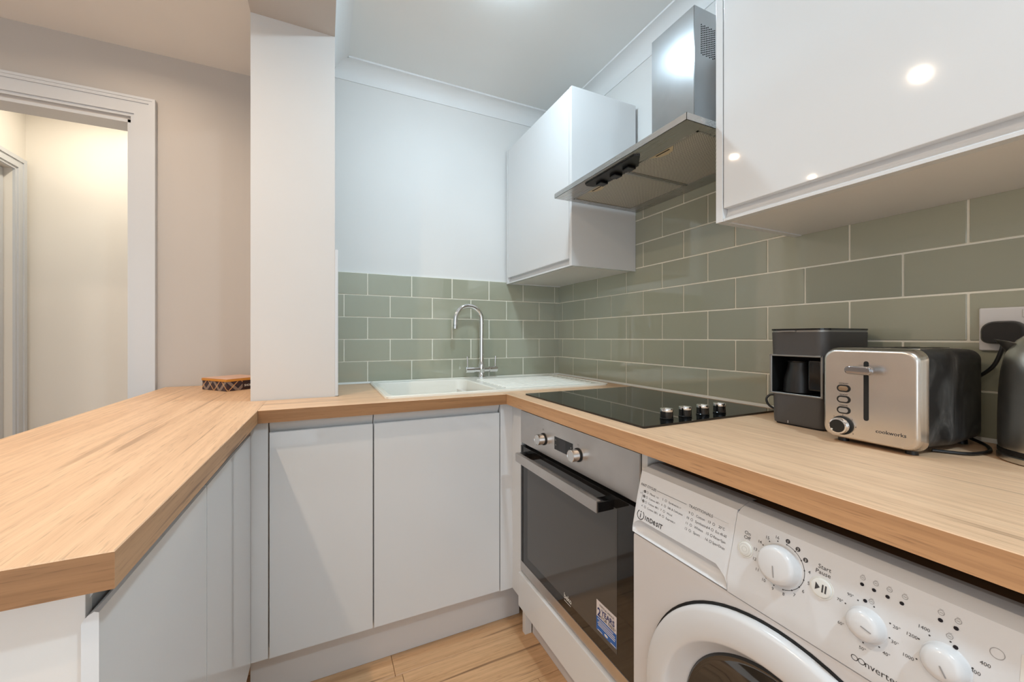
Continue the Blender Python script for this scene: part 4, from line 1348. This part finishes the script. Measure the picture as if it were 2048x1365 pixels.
bm = B(); disc(bm, lambda u, v: wt @ tp(u, v, 18.5), 25.5, 28.5, 1.8, 10); flat_obj('dial_pointer', bm, M['print_white'], fr_)
bm = B(); tube(bm, spline([(0.24, -0.03, 0.02), (0.232, -0.072, 0.006), (0.205, -0.092, 0.0035), (0.16, -0.104, 0.0035), (0.11, -0.096, 0.0035), (0.08, -0.06, 0.0035)]), 0.0030, 8); obj('power_cord', bm, M['black_plastic'], t, local=True)

# ================================================================== KETTLE
KX, KY = -0.1255, -1.716
t = thing('kettle', 'dark brushed steel kettle on its base at the right edge', 'kettle', (KX, KY, TOP))
bm = B(); lathe(bm, [(0.074, 0.0), (0.079, 0.002), (0.079, 0.010), (0.076, 0.013)], n=48); obj('power_base', bm, M['kettle_steel'], t, local=True)
bm = B(); lathe(bm, [(0.077, 0.0132), (0.0785, 0.0145), (0.0785, 0.020), (0.077, 0.0215)], n=48); obj('ring', bm, M['matt_black'], t, local=True)
bm = B(); lathe(bm, [(0.0775, 0.0216), (0.0783, 0.03), (0.0780, 0.08), (0.0770, 0.12), (0.0745, 0.155), (0.0710, 0.177), (0.066, 0.192), (0.057, 0.207), (0.046, 0.218), (0.043, 0.219)], n=56); obj('body', bm, M['kettle_steel'], t, local=True, smooth=60)
bm = B(); lathe(bm, [(0.0435, 0.2192), (0.040, 0.224), (0.015, 0.229), (0.011, 0.232), (0.011, 0.240), (0.013, 0.244), (0.0, 0.247)], n=40); obj('lid', bm, M['kettle_steel'], t, local=True)
sd = Vector((-0.17, 0.985, 0)).normalized(); sx = Vector((sd.y, -sd.x, 0))
bm = B()
def spout_sec(r, z, hw, dn):
    c = sd * r
    return [bm.verts.new(Vector((c.x, c.y, z)) + sx * a + Vector((0, 0, b)) - sd * q) for a, b, q in ((-hw, 0.0, 0.0), (-hw * 0.6, -dn * 0.6, 0.004), (0, -dn, 0.008), (hw * 0.6, -dn * 0.6, 0.004), (hw, 0.0, 0.0))]
s0 = spout_sec(0.052, 0.200, 0.026, 0.060); s1 = spout_sec(0.066, 0.205, 0.018, 0.040); s2 = spout_sec(0.081, 0.2085, 0.009, 0.010)
for a, b in ((s0, s1), (s1, s2)):
    for k in range(4): bm.faces.new((a[k], a[k + 1], b[k + 1], b[k]))
    bm.faces.new((a[4], a[0], b[0], b[4]))
bm.faces.new(s2); bm.faces.new(s0[::-1])
obj('spout', bm, M['kettle_steel'], t, local=True, smooth=50)
bm = B(); tube(bm, spline([-sd * 0.045 + Vector((0, 0, 0.222)), -sd * 0.085 + Vector((0, 0, 0.230)), -sd * 0.118 + Vector((0, 0, 0.205)), -sd * 0.122 + Vector((0, 0, 0.13)), -sd * 0.108 + Vector((0, 0, 0.06)), -sd * 0.078 + Vector((0, 0, 0.04))]), 0.010, 14); obj('handle', bm, M['black_plastic'], t, local=True)

# ================================================================== SOCKET, PLUG
t = thing('wall_socket', 'white double wall socket on the sage tiles behind the kettle', 'socket', (-0.015, -1.661, 1.128))
bm = B(); box(bm, -0.024, -0.0152, -1.587, -1.733, 1.085, 1.171, 0.003, 3); obj('plate', bm, M['socket_white'], t)
for yy in (-1.648, -1.672):
    bm = B(); box(bm, -0.0265, -0.023, yy - 0.006, yy + 0.006, 1.150, 1.166, 0.001, 1); obj('switch', bm, M['socket_white'], t)
bm = B()
for dz, dy, a, b in ((0.012, 0, 0.002, 0.004), (-0.008, 0.011, 0.003, 0.002), (-0.008, -0.011, 0.003, 0.002)):
    box(bm, -0.0244, -0.0238, -1.698 + dy - a, -1.698 + dy + a, 1.122 + dz - b, 1.122 + dz + b)
obj('pin_holes', bm, M['matt_black'], t)
t = thing('plug', 'black three pin plug in the left socket with a trailing cord', 'plug', (-0.026, -1.622, 1.12))
bm = B()
pp = rrect(-1.650, -1.594, 1.099, 1.144, [0.020, 0.020, 0.012, 0.012], 6)
def plug_sec(x, k):
    return [bm.verts.new((x, -1.622 + (p[0] + 1.622) * k, 1.1205 + (p[1] - 1.1205) * k)) for p in pp]
loft(bm, [plug_sec(-0.0245, 0.95), plug_sec(-0.030, 1.0), plug_sec(-0.044, 0.97), plug_sec(-0.050, 0.85)])
obj('plug_body', bm, M['black_plastic'], t, smooth=50)
bm = B(); tube(bm, spline([(-0.038, -1.622, 1.101), (-0.040, -1.620, 1.085), (-0.040, -1.610, 1.055), (-0.036, -1.590, 1.033), (-0.030, -1.565, 1.018), (-0.030, -1.54, 1.012), (-0.03, -1.50, 1.00)]), 0.0034, 10); obj('cord', bm, M['black_plastic'], t)

# ================================================================== SHORTBREAD BOX
a_ = math.atan2(0.654, 0.756)
t = thing('biscuit_box', 'tartan shortbread box with a gold edged lid on the peninsula', 'box', (-1.581, -0.081, TOP), a_)
bm = B(); box(bm, 0, 0.148, 0, 0.160, 0.0006, 0.037, 0.001, 1); obj('tray', bm, M['tartan'], t, local=True)
bm = B(); box(bm, -0.002, 0.150, -0.002, 0.162, 0.0372, 0.0465, 0.001, 1); ld = obj('lid', bm, M['gold_card'], t, local=True)
bm = B(); box(bm, 0.0, 0.148, 0.0, 0.160, 0.0466, 0.0485, 0.001, 1); obj('lid_top', bm, M['lid_card'], t, local=True)
wt = world_of(t)
bm = B(); quad(bm, lambda u, v: wt @ Vector((u, -0.0004, v)), 0.062, 0.146, 0.001, 0.0365); flat_obj('name_panel', bm, M['tartan_plain'] if 'tartan_plain' in M else mat('tartan_plain', srgb(46, 26, 28), 0.4), t)
bm = text_bm([('SHORTBREAD', 0.068, 0.0135, 0.0085, 'LEFT', 0.95, 0.0002), ('W', 0.094, 0.0265, 0.005, 'LEFT')], lambda u, v: wt @ Vector((u, -0.0009, v)))
flat_obj('lettering', bm, M['print_white'], t)
